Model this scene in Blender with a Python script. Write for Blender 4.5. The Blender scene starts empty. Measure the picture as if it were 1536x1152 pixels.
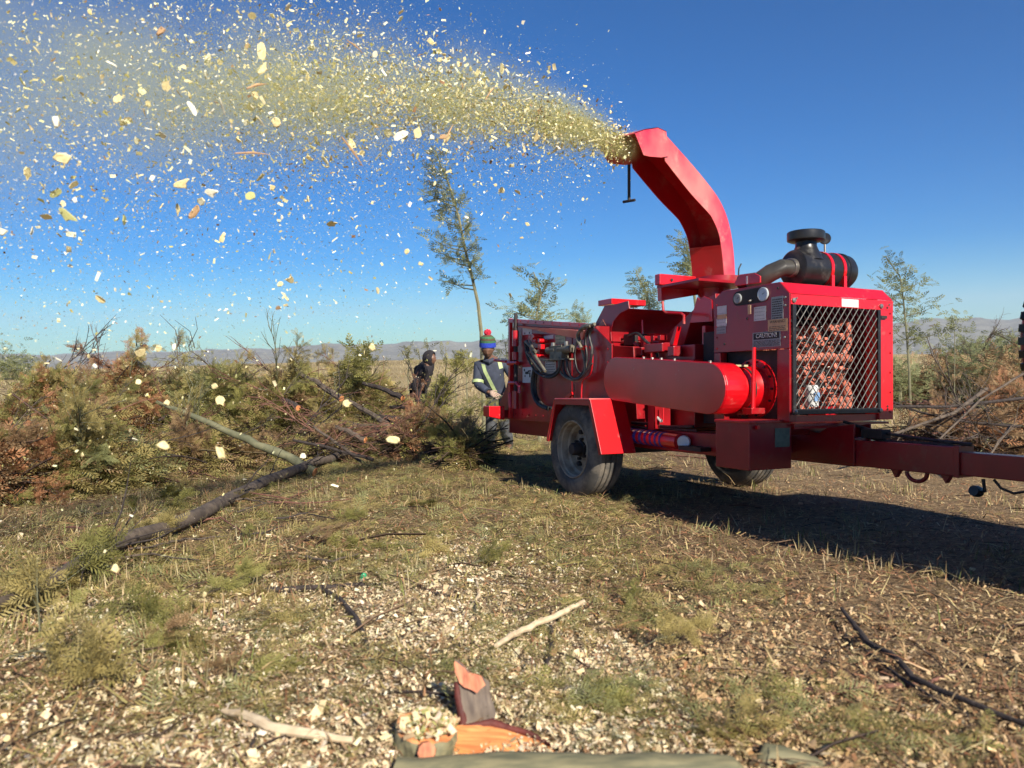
import bpy, bmesh, math, random
import numpy as np
from mathutils import Vector, Matrix, noise

random.seed(7)
rng = np.random.default_rng(11)
scene = bpy.context.scene
COL = scene.collection
R = math.radians

# ------------------------------------------------------------------ camera
PW, PH, F = 1536.0, 1152.0, 1174.17
CAM = np.array([0.0, 0.0, 1.5])
PITCH, ROLL = R(3.2), R(-1.3)
_f = np.array([0, math.cos(PITCH), -math.sin(PITCH)])
_r0 = np.array([1.0, 0, 0]); _u0 = np.cross(_r0, _f)
CR = _r0 * math.cos(ROLL) + _u0 * math.sin(ROLL)
CU = -_r0 * math.sin(ROLL) + _u0 * math.cos(ROLL)
CF = _f
cam_d = bpy.data.cameras.new('camera')
cam = bpy.data.objects.new('camera', cam_d); COL.objects.link(cam)
m = Matrix.Identity(4)
for i in range(3):
    m[i][0], m[i][1], m[i][2], m[i][3] = CR[i], CU[i], -CF[i], CAM[i]
cam.matrix_world = m
cam_d.sensor_width = 36; cam_d.lens = F / PW * 36
cam_d.clip_start = 0.05; cam_d.clip_end = 40000
cam_d.dof.use_dof = True; cam_d.dof.focus_distance = 7.5; cam_d.dof.aperture_fstop = 3.2
scene.camera = cam

# ------------------------------------------------------------------ light
SUN_AZ, SUN_EL = R(152.6), R(34.5)
w = bpy.data.worlds.new('World'); scene.world = w; w.use_nodes = True
nt = w.node_tree; nt.nodes.clear()
wo = nt.nodes.new('ShaderNodeOutputWorld'); bg = nt.nodes.new('ShaderNodeBackground')
sky = nt.nodes.new('ShaderNodeTexSky'); sky.sky_type = 'NISHITA'; sky.sun_disc = False
sky.sun_elevation = SUN_EL; sky.sun_rotation = SUN_AZ
sky.altitude = 1400; sky.air_density = 1.0; sky.dust_density = 0.1; sky.ozone_density = 4.5
hs = nt.nodes.new('ShaderNodeHueSaturation'); hs.inputs['Saturation'].default_value = 1.7; nt.links.new(sky.outputs[0], hs.inputs['Color']); tm_ = nt.nodes.new('ShaderNodeMix'); tm_.data_type = 'RGBA'; tm_.blend_type = 'MULTIPLY'; tm_.inputs[0].default_value = 1; tm_.inputs[7].default_value = (.45, .98, 1.15, 1); nt.links.new(hs.outputs[0], tm_.inputs[6]); nt.links.new(tm_.outputs[2], bg.inputs[0]); nt.links.new(bg.outputs[0], wo.inputs[0])
bg.inputs[1].default_value = 0.050
sd = bpy.data.lights.new('sun', 'SUN'); sd.energy = 4.4; sd.angle = R(0.53); sd.color = (1.0, 0.91, 0.77)
sun = bpy.data.objects.new('sun', sd); COL.objects.link(sun)
sdir = Vector((math.sin(SUN_AZ) * math.cos(SUN_EL), math.cos(SUN_AZ) * math.cos(SUN_EL), math.sin(SUN_EL)))
sun.rotation_euler = sdir.to_track_quat('Z', 'Y').to_euler()
vs = scene.view_settings
vs.view_transform = 'Standard'; vs.look = 'None'; vs.exposure = 0.95; vs.gamma = 1; vs.use_curve_mapping = False
scene.cycles.max_bounces = 6; scene.cycles.transparent_max_bounces = 8
scene.cycles.volume_bounces = 1; scene.cycles.sample_clamp_indirect = 8

# ------------------------------------------------------------------ ground function and picture helpers
def sstep(a, b, x):
    t = np.clip((x - a) / (b - a), 0, 1); return t * t * (3 - 2 * t)

CREST = [(-80, -.6), (-36, -.12), (-30, -.3), (-20, -.3), (-14, -.05), (-6, .0), (4, .15), (15, .4), (26, .62), (31, .72), (36, .6), (80, .3)]
def ground_np(x, y):
    x = np.asarray(x, float); y = np.asarray(y, float)
    yc = np.where(y > 8, 8 + 4 * (1 - np.exp(-(y - 8).clip(0, 99) / 4)), y)
    yc = np.where(yc < 2.4, 2.4 - 1.2 * (1 - np.exp(-(2.4 - yc).clip(0, 99) / 1.2)), yc)
    xc = 6 * np.tanh(x / 6)
    z = .1065 - .0226 * (xc - 1.377) - .0616 * (yc - 7.03)
    r = np.hypot(x, y)
    z += .36 * sstep(14, 42, r)
    z += .10 * np.exp(-((x + .3) ** 2 + (y - 10.4) ** 2) / 1.1)
    z += .02 * np.sin(x * 1.7 + .4 * y) * np.cos(y * 1.3 - x * .6) * sstep(0.5, 2, r)
    z += (.008 * np.sin(x * 6.1 + y * 2.0) * np.cos(y * 5.3 + 1.0) + .022 * np.sin(3.1 * x + 1.3 * y) * np.sin(2.7 * y - 1.9 * x) + .012 * np.sin(7.7 * x - 3 * y) * np.cos(6.9 * y + 2 * x)) * (1 - .75 * sstep(-.2, 1.2, x - .15 * (y - 4)))
    z -= 20 * sstep(50, 260, r) + 150 * sstep(120, 1900, r)
    az = np.degrees(np.arctan2(x, y))
    cr = np.interp(az, [c[0] for c in CREST], [c[1] for c in CREST])
    hh = 170 + 1.5 + 6600 * np.tan(np.radians(cr))
    wob = np.sin(az * .9 + 1) * 9 + np.sin(az * 2.3) * 6 + np.sin(az * 5.7 + 2) * 3.5
    z += (hh + wob) * sstep(3300, 6600, r)
    z += 30 * np.sin(x * .0021 + 1) * np.cos(y * .0017) * sstep(1500, 3500, r) * (1 - sstep(4800, 6500, r))
    z += 14 * np.sin(x * .006 + y * .004) * np.cos(y * .005 - x * .002) * sstep(1500, 3500, r) * (1 - sstep(5600, 6600, r))
    return z
def gz(x, y): return float(ground_np(x, y))

def ray(px, py):
    v = CF + CR * (px - PW / 2) / F - CU * (py - PH / 2) / F
    return v
def at(px, py, Y):                      # the point of a sight line at forward distance Y
    v = ray(px, py); p = CAM + v * (Y / v[1]); return Vector(p)
def on_ground(px, py, dz=0.0):
    v = ray(px, py); t = .5
    while t < 200:
        p = CAM + v * t
        if p[2] <= gz(p[0], p[1]) + dz: break
        t += .02 + t * .002
    return Vector(p)

# machine frame: x out to the near side, y forward along the drawbar, z up
MX = Vector((-0.8942251, -0.4450774, 0.0476189)); MY = Vector((0.4470494, -0.8933802, 0.0449288)); MZ = Vector((0.0225450, 0.0614645, 0.9978546))
MO = Vector((1.377004, 7.032264, 0.106549))
MM = Matrix.Identity(4)
for i in range(3):
    MM[i][0], MM[i][1], MM[i][2], MM[i][3] = MX[i], MY[i], MZ[i], MO[i]

# ------------------------------------------------------------------ materials
def mat(name, color, rough=.6, metal=0.0, noise_amt=.25, nscale=8.0, bump=.0, bscale=40., coat=0., spec=.5, color2=None, attr=False, translucent=0., wear=None, wscale=3., wthr=.6):
    M = bpy.data.materials.new(name); M.use_nodes = True
    n = M.node_tree; b = n.nodes['Principled BSDF']; L = n.links.new
    tc = n.nodes.new('ShaderNodeTexCoord')
    if attr:
        ca = n.nodes.new('ShaderNodeVertexColor'); ca.layer_name = 'Col'; base = ca.outputs[0]
        b.inputs['Base Color'].default_value = (*color, 1)
    nz = n.nodes.new('ShaderNodeTexNoise'); nz.inputs['Scale'].default_value = nscale; nz.inputs['Detail'].default_value = 6
    L(tc.outputs['Object'], nz.inputs['Vector'])
    mix = n.nodes.new('ShaderNodeMix'); mix.data_type = 'RGBA'
    rmp = n.nodes.new('ShaderNodeMapRange'); rmp.inputs[1].default_value = .35; rmp.inputs[2].default_value = .65
    L(nz.outputs[0], rmp.inputs[0]); L(rmp.outputs[0], mix.inputs[0])
    if color2 is None: color2 = tuple(c * (1 - noise_amt) for c in color)
    if attr:
        mix.blend_type = 'MULTIPLY'; L(base, mix.inputs[6]); mix.inputs[7].default_value = (1 - noise_amt,) * 3 + (1,)
    else:
        mix.inputs[6].default_value = (*color, 1); mix.inputs[7].default_value = (*color2, 1)
    out = mix.outputs[2]
    rout = None
    if wear is not None:
        n2 = n.nodes.new('ShaderNodeTexNoise'); n2.inputs['Scale'].default_value = wscale; n2.inputs['Detail'].default_value = 10; n2.inputs['Roughness'].default_value = .7
        L(tc.outputs['Object'], n2.inputs['Vector'])
        r2 = n.nodes.new('ShaderNodeMapRange'); r2.inputs[1].default_value = wthr - .06; r2.inputs[2].default_value = wthr + .12; r2.inputs[4].default_value = .75
        L(n2.outputs[0], r2.inputs[0])
        m2 = n.nodes.new('ShaderNodeMix'); m2.data_type = 'RGBA'; L(r2.outputs[0], m2.inputs[0]); L(out, m2.inputs[6]); m2.inputs[7].default_value = (*wear, 1)
        out = m2.outputs[2]
        mr = n.nodes.new('ShaderNodeMapRange'); mr.inputs[3].default_value = rough; mr.inputs[4].default_value = min(1, rough + .45)
        L(r2.outputs[0], mr.inputs[0]); rout = mr.outputs[0]
    L(out, b.inputs['Base Color'])
    b.inputs['Roughness'].default_value = rough
    if rout: L(rout, b.inputs['Roughness'])
    b.inputs['Metallic'].default_value = metal
    b.inputs['Specular IOR Level'].default_value = spec
    if coat: b.inputs['Coat Weight'].default_value = coat; b.inputs['Coat Roughness'].default_value = .12
    if bump:
        nb = n.nodes.new('ShaderNodeTexNoise'); nb.inputs['Scale'].default_value = bscale; nb.inputs['Detail'].default_value = 8
        L(tc.outputs['Object'], nb.inputs['Vector'])
        bp = n.nodes.new('ShaderNodeBump'); bp.inputs['Strength'].default_value = 1; bp.inputs['Distance'].default_value = bump
        L(nb.outputs[0], bp.inputs['Height']); L(bp.outputs[0], b.inputs['Normal'])
    if translucent:
        tr = n.nodes.new('ShaderNodeBsdfTranslucent'); L(out, tr.inputs[0])
        ms = n.nodes.new('ShaderNodeMixShader'); ms.inputs[0].default_value = translucent
        L(b.outputs[0], ms.inputs[1]); L(tr.outputs[0], ms.inputs[2])
        L(ms.outputs[0], n.nodes['Material Output'].inputs[0])
    return M

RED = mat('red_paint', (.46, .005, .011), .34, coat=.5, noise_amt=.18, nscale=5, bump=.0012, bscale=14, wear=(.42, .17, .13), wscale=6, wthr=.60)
RED2 = mat('red_paint_shade', (.32, .005, .011), .36, coat=.35, noise_amt=.3, nscale=5, bump=.0016, bscale=9, wear=(.22, .07, .05), wscale=9, wthr=.62)  # darker copy of the red: shade on side faces put into the colour
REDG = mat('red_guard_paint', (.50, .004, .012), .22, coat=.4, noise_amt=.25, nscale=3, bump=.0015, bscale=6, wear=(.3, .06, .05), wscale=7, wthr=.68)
LITRED = mat('sunlit_strip_red_paint', (.80, .36, .30), .6, noise_amt=.2, nscale=6, color2=(.75, .25, .22))  # pale tone paints sunlight onto the hopper's flare strip
REDB = mat('red_paint_lit', (.60, .004, .010), .32, coat=.6, noise_amt=.1, nscale=5, wear=(.6, .2, .17), wscale=12, wthr=.66)  # brighter copy of the red, painted as sunlit, mainly for sun-facing parts
PINK = mat('sun_sheen_red_paint', (.74, .20, .17), .4, coat=.4, noise_amt=.25, nscale=2.2, color2=(.68, .025, .06), wear=(.75, .38, .3), wscale=5, wthr=.62)  # glossy sun sheen painted as pink over the red, plus wear
BLACKP = mat('black_plastic', (.018, .018, .02), .33, noise_amt=.4, nscale=12, wear=(.09, .085, .075), wscale=7, wthr=.6)
RUBBER = mat('tyre_rubber', (.085, .08, .074), .85, noise_amt=.35, nscale=9, bump=.002, bscale=60, wear=(.26, .22, .17), wscale=5, wthr=.5)
HOSE = mat('hose_rubber', (.02, .02, .022), .5, noise_amt=.3, wear=(.14, .12, .1), wscale=12, wthr=.58)
BEIGE = mat('cream_rim_paint', (.42, .34, .25), .55, noise_amt=.4, nscale=9, wear=(.2, .12, .07), wscale=11, wthr=.56)
STEEL = mat('bare_steel', (.38, .36, .33), .38, metal=.8, noise_amt=.4, nscale=20)
DIRTYST = mat('dirty_steel', (.22, .2, .15), .6, metal=.3, noise_amt=.5, nscale=18)
DARK = mat('dark_greasy_metal_and_shade', (.03, .022, .022), .65, noise_amt=.5, nscale=10)
SALMON = mat('orange_engine_paint', (.72, .22, .15), .5, noise_amt=.5, nscale=22, color2=(.36, .10, .06), bump=.004, bscale=35, wear=(.12, .07, .05), wscale=16, wthr=.55)
DECALW = mat('white_sticker', (.62, .62, .62), .5, noise_amt=.12, nscale=30)
DECALG = mat('grey_sticker', (.30, .32, .33), .45, noise_amt=.2, nscale=30)
DECALO = mat('orange_sticker', (.62, .38, .2), .5, noise_amt=.15, nscale=30)
DECALY = mat('yellow_sticker', (.5, .46, .26), .5, noise_amt=.25, nscale=30)
INK = mat('black_ink', (.02, .02, .02), .6, noise_amt=.1)
INKR = mat('red_ink', (.5, .04, .05), .6, noise_amt=.1)
GLASS = mat('gauge_face', (.5, .55, .6), .12, noise_amt=.1, coat=1)
BLUE = mat('blue_paint', (.03, .035, .26), .5, noise_amt=.3)
WHITEP = mat('white_paint', (.75, .76, .76), .4, noise_amt=.15)
GREENCAP = mat('green_plastic', (.02, .42, .2), .4)
BARK = mat('grey_brown_bark', (.13, .10, .075), .9, noise_amt=.5, nscale=14, color2=(.055, .042, .034), bump=.006, bscale=45)
BARKG = mat('green_grey_bark', (.17, .165, .095), .85, noise_amt=.4, nscale=10, color2=(.09, .095, .055), bump=.003, bscale=35)
BARKD = mat('dark_bark', (.055, .042, .038), .9, noise_amt=.5, nscale=20, bump=.004, bscale=50)
BARKR = mat('reddish_bark', (.22, .10, .07), .8, noise_amt=.5, nscale=20, bump=.002)
BARKP = mat('pale_peeled_wood', (.66, .55, .38), .75, noise_amt=.3, nscale=24, color2=(.5, .38, .24), bump=.002)
LOGB = mat('lichen_bark', (.24, .205, .13), .9, noise_amt=.5, nscale=9, color2=(.13, .12, .075), bump=.006, bscale=30)
CUT = mat('fresh_cut_wood', (.72, .33, .13), .75, noise_amt=.3, nscale=12, color2=(.60, .22, .08), bump=.002, bscale=50)
INNERB = mat('red_inner_bark', (.33, .10, .06), .8, noise_amt=.5, nscale=18, bump=.004)
TRUNKG = mat('sapling_bark', (.20, .19, .11), .8, noise_amt=.3, nscale=10)
def leafmat(name, c, c2, tr=.3): return mat(name, c, .65, noise_amt=.3, nscale=3.5, color2=c2, translucent=tr, spec=.3)
LGREEN = leafmat('green_wattle_leaf', (.36, .335, .105), (.22, .215, .07), .42)
LPALE = leafmat('pale_green_leaf', (.36, .37, .17), (.24, .25, .10), .42)
LOLIVE = leafmat('olive_leaf', (.50, .41, .16), (.33, .27, .10), .4)
LRUST = leafmat('rust_dead_leaf', (.50, .24, .12), (.33, .17, .085), .3)
LBROWN = leafmat('brown_dead_leaf', (.40, .27, .14), (.25, .16, .085), .3)
LTREE = leafmat('sapling_leaf', (.36, .38, .19), (.24, .26, .12), .5)
MIXL = mat('litter', (.2, .2, .1), .8, attr=True, noise_amt=.3, nscale=30, spec=.2, translucent=.12)
CHIPM = mat('chip_wood', (.7, .6, .35), .7, attr=True, noise_amt=.25, nscale=60, spec=.25)
DENIM = mat('dark_blue_work_cloth', (.045, .055, .085), .85, noise_amt=.35, nscale=14, bump=.004, bscale=18)
TROUS = mat('grey_work_trousers', (.085, .09, .10), .85, noise_amt=.4, nscale=10, bump=.004, bscale=18)
SKIN = mat('dark_skin', (.17, .088, .055), .5, noise_amt=.15)
GLOVE = mat('pale_glove', (.5, .36, .28), .8, noise_amt=.3, nscale=20)
HIVIS = mat('reflective_tape', (.42, .52, .24), .5, noise_amt=.25, nscale=20)
BOOT = mat('boot_leather', (.05, .045, .045), .6, noise_amt=.3)
HOODC = mat('black_hoodie_cloth', (.022, .018, .022), .9, noise_amt=.3, bump=.004, bscale=14)
WBLUE = mat('blue_wool', (.02, .05, .42), .9, noise_amt=.3, nscale=40)
WGREEN = mat('green_wool', (.05, .16, .07), .9, noise_amt=.3, nscale=40)
WBROWN = mat('brown_wool', (.10, .08, .04), .9, noise_amt=.3, nscale=40)
WRED = mat('red_wool', (.6, .02, .05), .9, noise_amt=.3, nscale=40)

# ------------------------------------------------------------------ mesh helpers
def link(name, me, material=None, parent=None, smooth=False):
    o = bpy.data.objects.new(name, me); COL.objects.link(o)
    if material and not me.materials:
        for mm_ in (material if isinstance(material, (list, tuple)) else [material]): me.materials.append(mm_)
    if parent: o.parent = parent
    if smooth: me.polygons.foreach_set('use_smooth', [True] * len(me.polygons))
    return o
def tag(o, label, cat, group=None, kind=None):
    o['label'] = label
    if cat: o['category'] = cat
    if group: o['group'] = group
    if kind: o['kind'] = kind
    return o
def empty(name, loc=(0, 0, 0), rz=0.):
    o = bpy.data.objects.new(name, None); COL.objects.link(o); o.location = loc; o.rotation_euler = (0, 0, rz); o.empty_display_size = .1; return o
def npmesh(name, V, faces, cols=None, k=None):
    """V (n,3); faces (m,k) array; cols (n,3)"""
    V = np.asarray(V, np.float32); faces = np.asarray(faces, np.int32); k = faces.shape[1]
    me = bpy.data.meshes.new(name)
    me.vertices.add(len(V)); me.vertices.foreach_set('co', V.ravel())
    me.loops.add(faces.size); me.loops.foreach_set('vertex_index', faces.ravel())
    me.polygons.add(len(faces)); me.polygons.foreach_set('loop_start', np.arange(len(faces), dtype=np.int32) * k)
    me.update(calc_edges=True)
    if cols is not None:
        a = me.color_attributes.new('Col', 'FLOAT_COLOR', 'POINT')
        c4 = np.ones((len(V), 4), np.float32); c4[:, :3] = cols; a.data.foreach_set('color', c4.ravel())
    return me

class MB:
    def __init__(s): s.v = []; s.f = []; s.mi = []; s.cur = 0
    def add(s, vs, fs):
        n = len(s.v); s.v += [tuple(v) for v in vs]
        for f in fs: s.f.append(tuple(n + i for i in f)); s.mi.append(s.cur)
        return s
    def box(s, x0, x1, y0, y1, z0, z1):
        x0, x1 = sorted((x0, x1)); y0, y1 = sorted((y0, y1)); z0, z1 = sorted((z0, z1))
        return s.add([(x0, y0, z0), (x1, y0, z0), (x1, y1, z0), (x0, y1, z0), (x0, y0, z1), (x1, y0, z1), (x1, y1, z1), (x0, y1, z1)],
                     [(0, 3, 2, 1), (4, 5, 6, 7), (0, 1, 5, 4), (1, 2, 6, 5), (2, 3, 7, 6), (3, 0, 4, 7)])
    def prism(s, poly, a0, a1, axis='x'):
        def P(a, u, v): return (a, u, v) if axis == 'x' else ((u, a, v) if axis == 'y' else (u, v, a))
        n = len(poly); vs = [P(a0, u, v) for u, v in poly] + [P(a1, u, v) for u, v in poly]
        fs = [tuple(range(n)), tuple(range(2 * n - 1, n - 1, -1))] + [(i, i + n, (i + 1) % n + n, (i + 1) % n) for i in range(n)]
        return s.add(vs, fs)
    def tube(s, pts, r, seg=8, cap=True):
        pts = [Vector(p) for p in pts]; n = len(pts)
        rr = r if isinstance(r, (list, tuple)) else [r] * n
        vs = []; up = None
        for i, p in enumerate(pts):
            d = (pts[min(i + 1, n - 1)] - pts[max(i - 1, 0)]).normalized()
            if up is None: up = Vector((0, 0, 1)) if abs(d.z) < .9 else Vector((1, 0, 0))
            a = d.cross(up).normalized(); up = a.cross(d).normalized()
            for k in range(seg):
                t = 2 * math.pi * k / seg
                vs.append(p + (a * math.cos(t) + up * math.sin(t)) * rr[i])
        fs = [(i * seg + k, i * seg + (k + 1) % seg, (i + 1) * seg + (k + 1) % seg, (i + 1) * seg + k) for i in range(n - 1) for k in range(seg)]
        if cap: fs += [tuple(reversed(range(seg))), tuple((n - 1) * seg + k for k in range(seg))]
        return s.add(vs, fs)
    def lathe(s, prof, center, axis=(0, 0, 1), seg=32, closed=False):
        ax = Vector(axis).normalized(); up = Vector((0, 0, 1)) if abs(ax.z) < .9 else Vector((1, 0, 0))
        a = ax.cross(up).normalized(); b = ax.cross(a).normalized(); c = Vector(center); n = len(prof)
        vs = []
        for (rad, h) in prof:
            for k in range(seg):
                t = 2 * math.pi * k / seg; vs.append(c + ax * h + (a * math.cos(t) + b * math.sin(t)) * max(rad, 1e-4))
        rows = n if closed else n - 1
        fs = [(i * seg + k, ((i + 1) % n) * seg + k, ((i + 1) % n) * seg + (k + 1) % seg, i * seg + (k + 1) % seg) for i in range(rows) for k in range(seg)]
        return s.add(vs, fs)
    def cyl(s, p0, p1, r, seg=20): return s.tube([p0, p1], r, seg)
    def build(s, name, material, parent=None, smooth=False, bevel=0, loc=None):
        me = bpy.data.meshes.new(name); me.from_pydata(s.v, [], s.f)
        mats = material if isinstance(material, (list, tuple)) else [material]
        for q in mats: me.materials.append(q)
        if len(mats) > 1: me.polygons.foreach_set('material_index', s.mi)
        bm = bmesh.new(); bm.from_mesh(me); bmesh.ops.recalc_face_normals(bm, faces=bm.faces); bm.to_mesh(me); bm.free()
        o = bpy.data.objects.new(name, me); COL.objects.link(o)
        if parent: o.parent = parent
        if smooth:
            me.polygons.foreach_set('use_smooth', [True] * len(me.polygons))
            me.set_sharp_from_angle(angle=R(38))
        if bevel:
            b = o.modifiers.new('bevel', 'BEVEL'); b.width = bevel; b.segments = 2; b.limit_method = 'ANGLE'; b.angle_limit = R(35)
        if loc is not None: o.location = loc
        return o

def text(body, parent, pos, size, rot, material, name='lettering', xs=1.):
    cu = bpy.data.curves.new(name, 'FONT'); cu.body = body; cu.size = size; cu.align_x = 'CENTER'; cu.align_y = 'CENTER'; cu.extrude = .0004
    cu.materials.append(material)
    t_ = bpy.data.objects.new(name, cu); COL.objects.link(t_); bpy.context.view_layer.update(); tm = bpy.data.meshes.new_from_object(t_.evaluated_get(bpy.context.evaluated_depsgraph_get())); bpy.data.objects.remove(t_)
    o = bpy.data.objects.new(name, tm); COL.objects.link(o); o.parent = parent; o.location = pos; o.rotation_euler = rot; o.scale = (xs, 1, 1)
    return o
SIDE = (R(90), 0, R(90)); FRONT = (R(90), 0, R(180))

# ------------------------------------------------------------------ ground sheet
def build_ground():
    az = np.concatenate([np.linspace(-46, 46, 300), np.linspace(46, 314, 70)[1:-1]])
    rad = [0.0]; r = .35
    while r < 9500: rad.append(r); r *= 1.030 if r < 400 else 1.025
    rad = np.array(rad[1:]); A, RR = np.meshgrid(np.radians(az), rad)
    X = RR * np.sin(A); Y = RR * np.cos(A); Z = ground_np(X, Y)
    nr, na = X.shape
    V = np.stack([X.ravel(), Y.ravel(), Z.ravel()], 1); V = np.vstack([V, [[0, 0, gz(0, 0)]]])
    i = np.arange(nr - 1)[:, None]; j = np.arange(na)[None, :]; j2 = (j + 1) % na
    q = np.stack(np.broadcast_arrays(i * na + j, i * na + j2, (i + 1) * na + j2, (i + 1) * na + j), -1).reshape(-1, 4)[:, ::-1]
    cen = len(V) - 1
    ring = np.stack([np.full(na, cen), (np.arange(na) + 1) % na, np.arange(na), np.arange(na)], 1)
    cols = zone_color(V[:, 0], V[:, 1])
    me = npmesh('ground', V, q, cols)
    bm = bmesh.new(); bm.from_mesh(me); bm.verts.ensure_lookup_table()
    for a in range(na): bm.faces.new((bm.verts[cen], bm.verts[(a + 1) % na], bm.verts[a]))
    bmesh.ops.recalc_face_normals(bm, faces=bm.faces); bm.to_mesh(me); bm.free()
    if me.polygons[10].normal.z < 0: me.flip_normals()
    o = link('ground', me, GROUND, smooth=True)
    tag(o, 'trampled field of brown soil, dry grass, cut leaves and wood chips running out to hazy hills', None, kind='structure')
    return o

def fbm(x, y, s, seed=0):
    # cheap smooth value noise
    out = np.zeros_like(x, float); amp = 1; tot = 0
    for o in range(4):
        xx = x * s + seed * 17.3 + o * 5.1; yy = y * s - seed * 9.7 + o * 3.3
        xi = np.floor(xx); yi = np.floor(yy); fx = xx - xi; fy = yy - yi; fx = fx * fx * (3 - 2 * fx); fy = fy * fy * (3 - 2 * fy)
        def h(a, b): v = np.sin(a * 127.1 + b * 311.7 + o * 74.7) * 43758.5453; return v - np.floor(v)
        out += amp * ((h(xi, yi) * (1 - fx) + h(xi + 1, yi) * fx) * (1 - fy) + (h(xi, yi + 1) * (1 - fx) + h(xi + 1, yi + 1) * fx) * fy)
        tot += amp; amp *= .5; s *= 2.1
    return out / tot

def chip_w(x, y):
    """how thick the wood chips lie"""
    n = fbm(x, y, .9, 3)
    near = 1 - sstep(2.6, 3.8, y + .12 * x + (n - .5) * 1.7)
    near = np.maximum(near, .9 * (1 - sstep(2.6, 3.3, y + (n - .5) * 1.2)) * (1 - sstep(.2, .9, x)))
    mid = .7 * np.exp(-((x + .35) ** 2 / .35 + (y - 3.7) ** 2 / .8))
    side = 1 - .62 * sstep(.2, 1.3, x)
    return side * np.clip(near * 1.0 + mid + .06 * (1 - sstep(5, 8, y)), 0, 1) * np.clip(.45 + 1.6 * (n - .25), 0, 1)
def green_w(x, y):
    n = fbm(x, y, .7, 5)
    a = (1 - sstep(-.2, 1.4, x - .15 * (y - 4))) * sstep(2.6, 4.2, y) * (1 - sstep(11, 15, y))
    return np.clip(a * (.35 + 1.3 * (n - .15)) + .35 * (n > .55) * (1 - sstep(6, 9, y)) * (1 - sstep(-.3, .9, x)), 0, 1)
def zone_color(x, y):
    r = np.hypot(x, y)
    soil = np.array([.150, .092, .054]); green = np.array([.215, .165, .075]); chip = np.array([.56, .44, .27]); dry = np.array([.46, .36, .19])
    veld = np.array([.17, .16, .12]); straw = np.array([.36, .26, .145])
    n = fbm(x, y, .45, 8)[:, None]
    c = soil * (1 - n) + straw * n
    g = green_w(x, y)[:, None]; c = c * (1 - g * .75) + green * g * .75
    k = chip_w(x, y)[:, None]; c = c * (1 - k * .7) + chip * k * .7
    d = (sstep(11, 16, y) * .9)[:, None]; c = c * (1 - d) + (dry * (.75 + .5 * n)) * d
    f = sstep(60, 400, r)[:, None]; c = c * (1 - f) + veld * (.7 + .6 * fbm(x, y, .004, 2)[:, None]) * f
    return c

def ground_material():
    M = bpy.data.materials.new('ground_soil_and_veld'); M.use_nodes = True; n = M.node_tree; L = n.links.new; b = n.nodes['Principled BSDF']
    ca = n.nodes.new('ShaderNodeVertexColor'); ca.layer_name = 'Col'
    tc = n.nodes.new('ShaderNodeTexCoord')
    def noi(s, d=8, ro=.6):
        q = n.nodes.new('ShaderNodeTexNoise'); q.inputs['Scale'].default_value = s; q.inputs['Detail'].default_value = d; q.inputs['Roughness'].default_value = ro
        L(tc.outputs['Object'], q.inputs['Vector']); return q
    def rng_(src, a, b_, c, d):
        q = n.nodes.new('ShaderNodeMapRange'); q.inputs[1].default_value = a; q.inputs[2].default_value = b_; q.inputs[3].default_value = c; q.inputs[4].default_value = d; L(src, q.inputs[0]); return q.outputs[0]
    def mul(c, f):
        q = n.nodes.new('ShaderNodeVectorMath'); q.operation = 'SCALE'; L(c, q.inputs[0]); L(f, q.inputs[3]); return q.outputs[0]
    c = mul(ca.outputs[0], rng_(noi(22).outputs[0], .3, .7, .45, 1.5))
    c = mul(c, rng_(noi(130, 4).outputs[0], .3, .7, .55, 1.45))
    far = noi(.006, 8, .75); c2 = mul(c, rng_(far.outputs[0], .38, .62, .6, 1.4))
    # small far farmsteads and bare patches read as pale specks
    vo = n.nodes.new('ShaderNodeTexVoronoi'); vo.inputs['Scale'].default_value = .012; L(tc.outputs['Object'], vo.inputs['Vector'])
    sp = rng_(vo.outputs['Distance'], .06, .12, .8, 0)
    geo = n.nodes.new('ShaderNodeVectorMath'); geo.operation = 'LENGTH'; L(tc.outputs['Object'], geo.inputs[0])
    fm = rng_(geo.outputs['Value'], 1500, 3500, 0, 1)
    mm_ = n.nodes.new('ShaderNodeMath'); mm_.operation = 'MULTIPLY'; L(sp, mm_.inputs[0]); L(fm, mm_.inputs[1])
    mx = n.nodes.new('ShaderNodeMix'); mx.data_type = 'RGBA'; L(mm_.outputs[0], mx.inputs[0]); L(c2, mx.inputs[6]); mx.inputs[7].default_value = (.55, .5, .42, 1)
    L(mx.outputs[2], b.inputs['Base Color']); b.inputs['Roughness'].default_value = .95; b.inputs['Specular IOR Level'].default_value = .15
    bp = n.nodes.new('ShaderNodeBump'); bp.inputs['Distance'].default_value = .03; bp.inputs['Strength'].default_value = .8
    L(noi(45, 10, .7).outputs[0], bp.inputs['Height']); L(bp.outputs[0], b.inputs['Normal'])
    return M
GROUND = ground_material()
build_ground()

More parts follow.
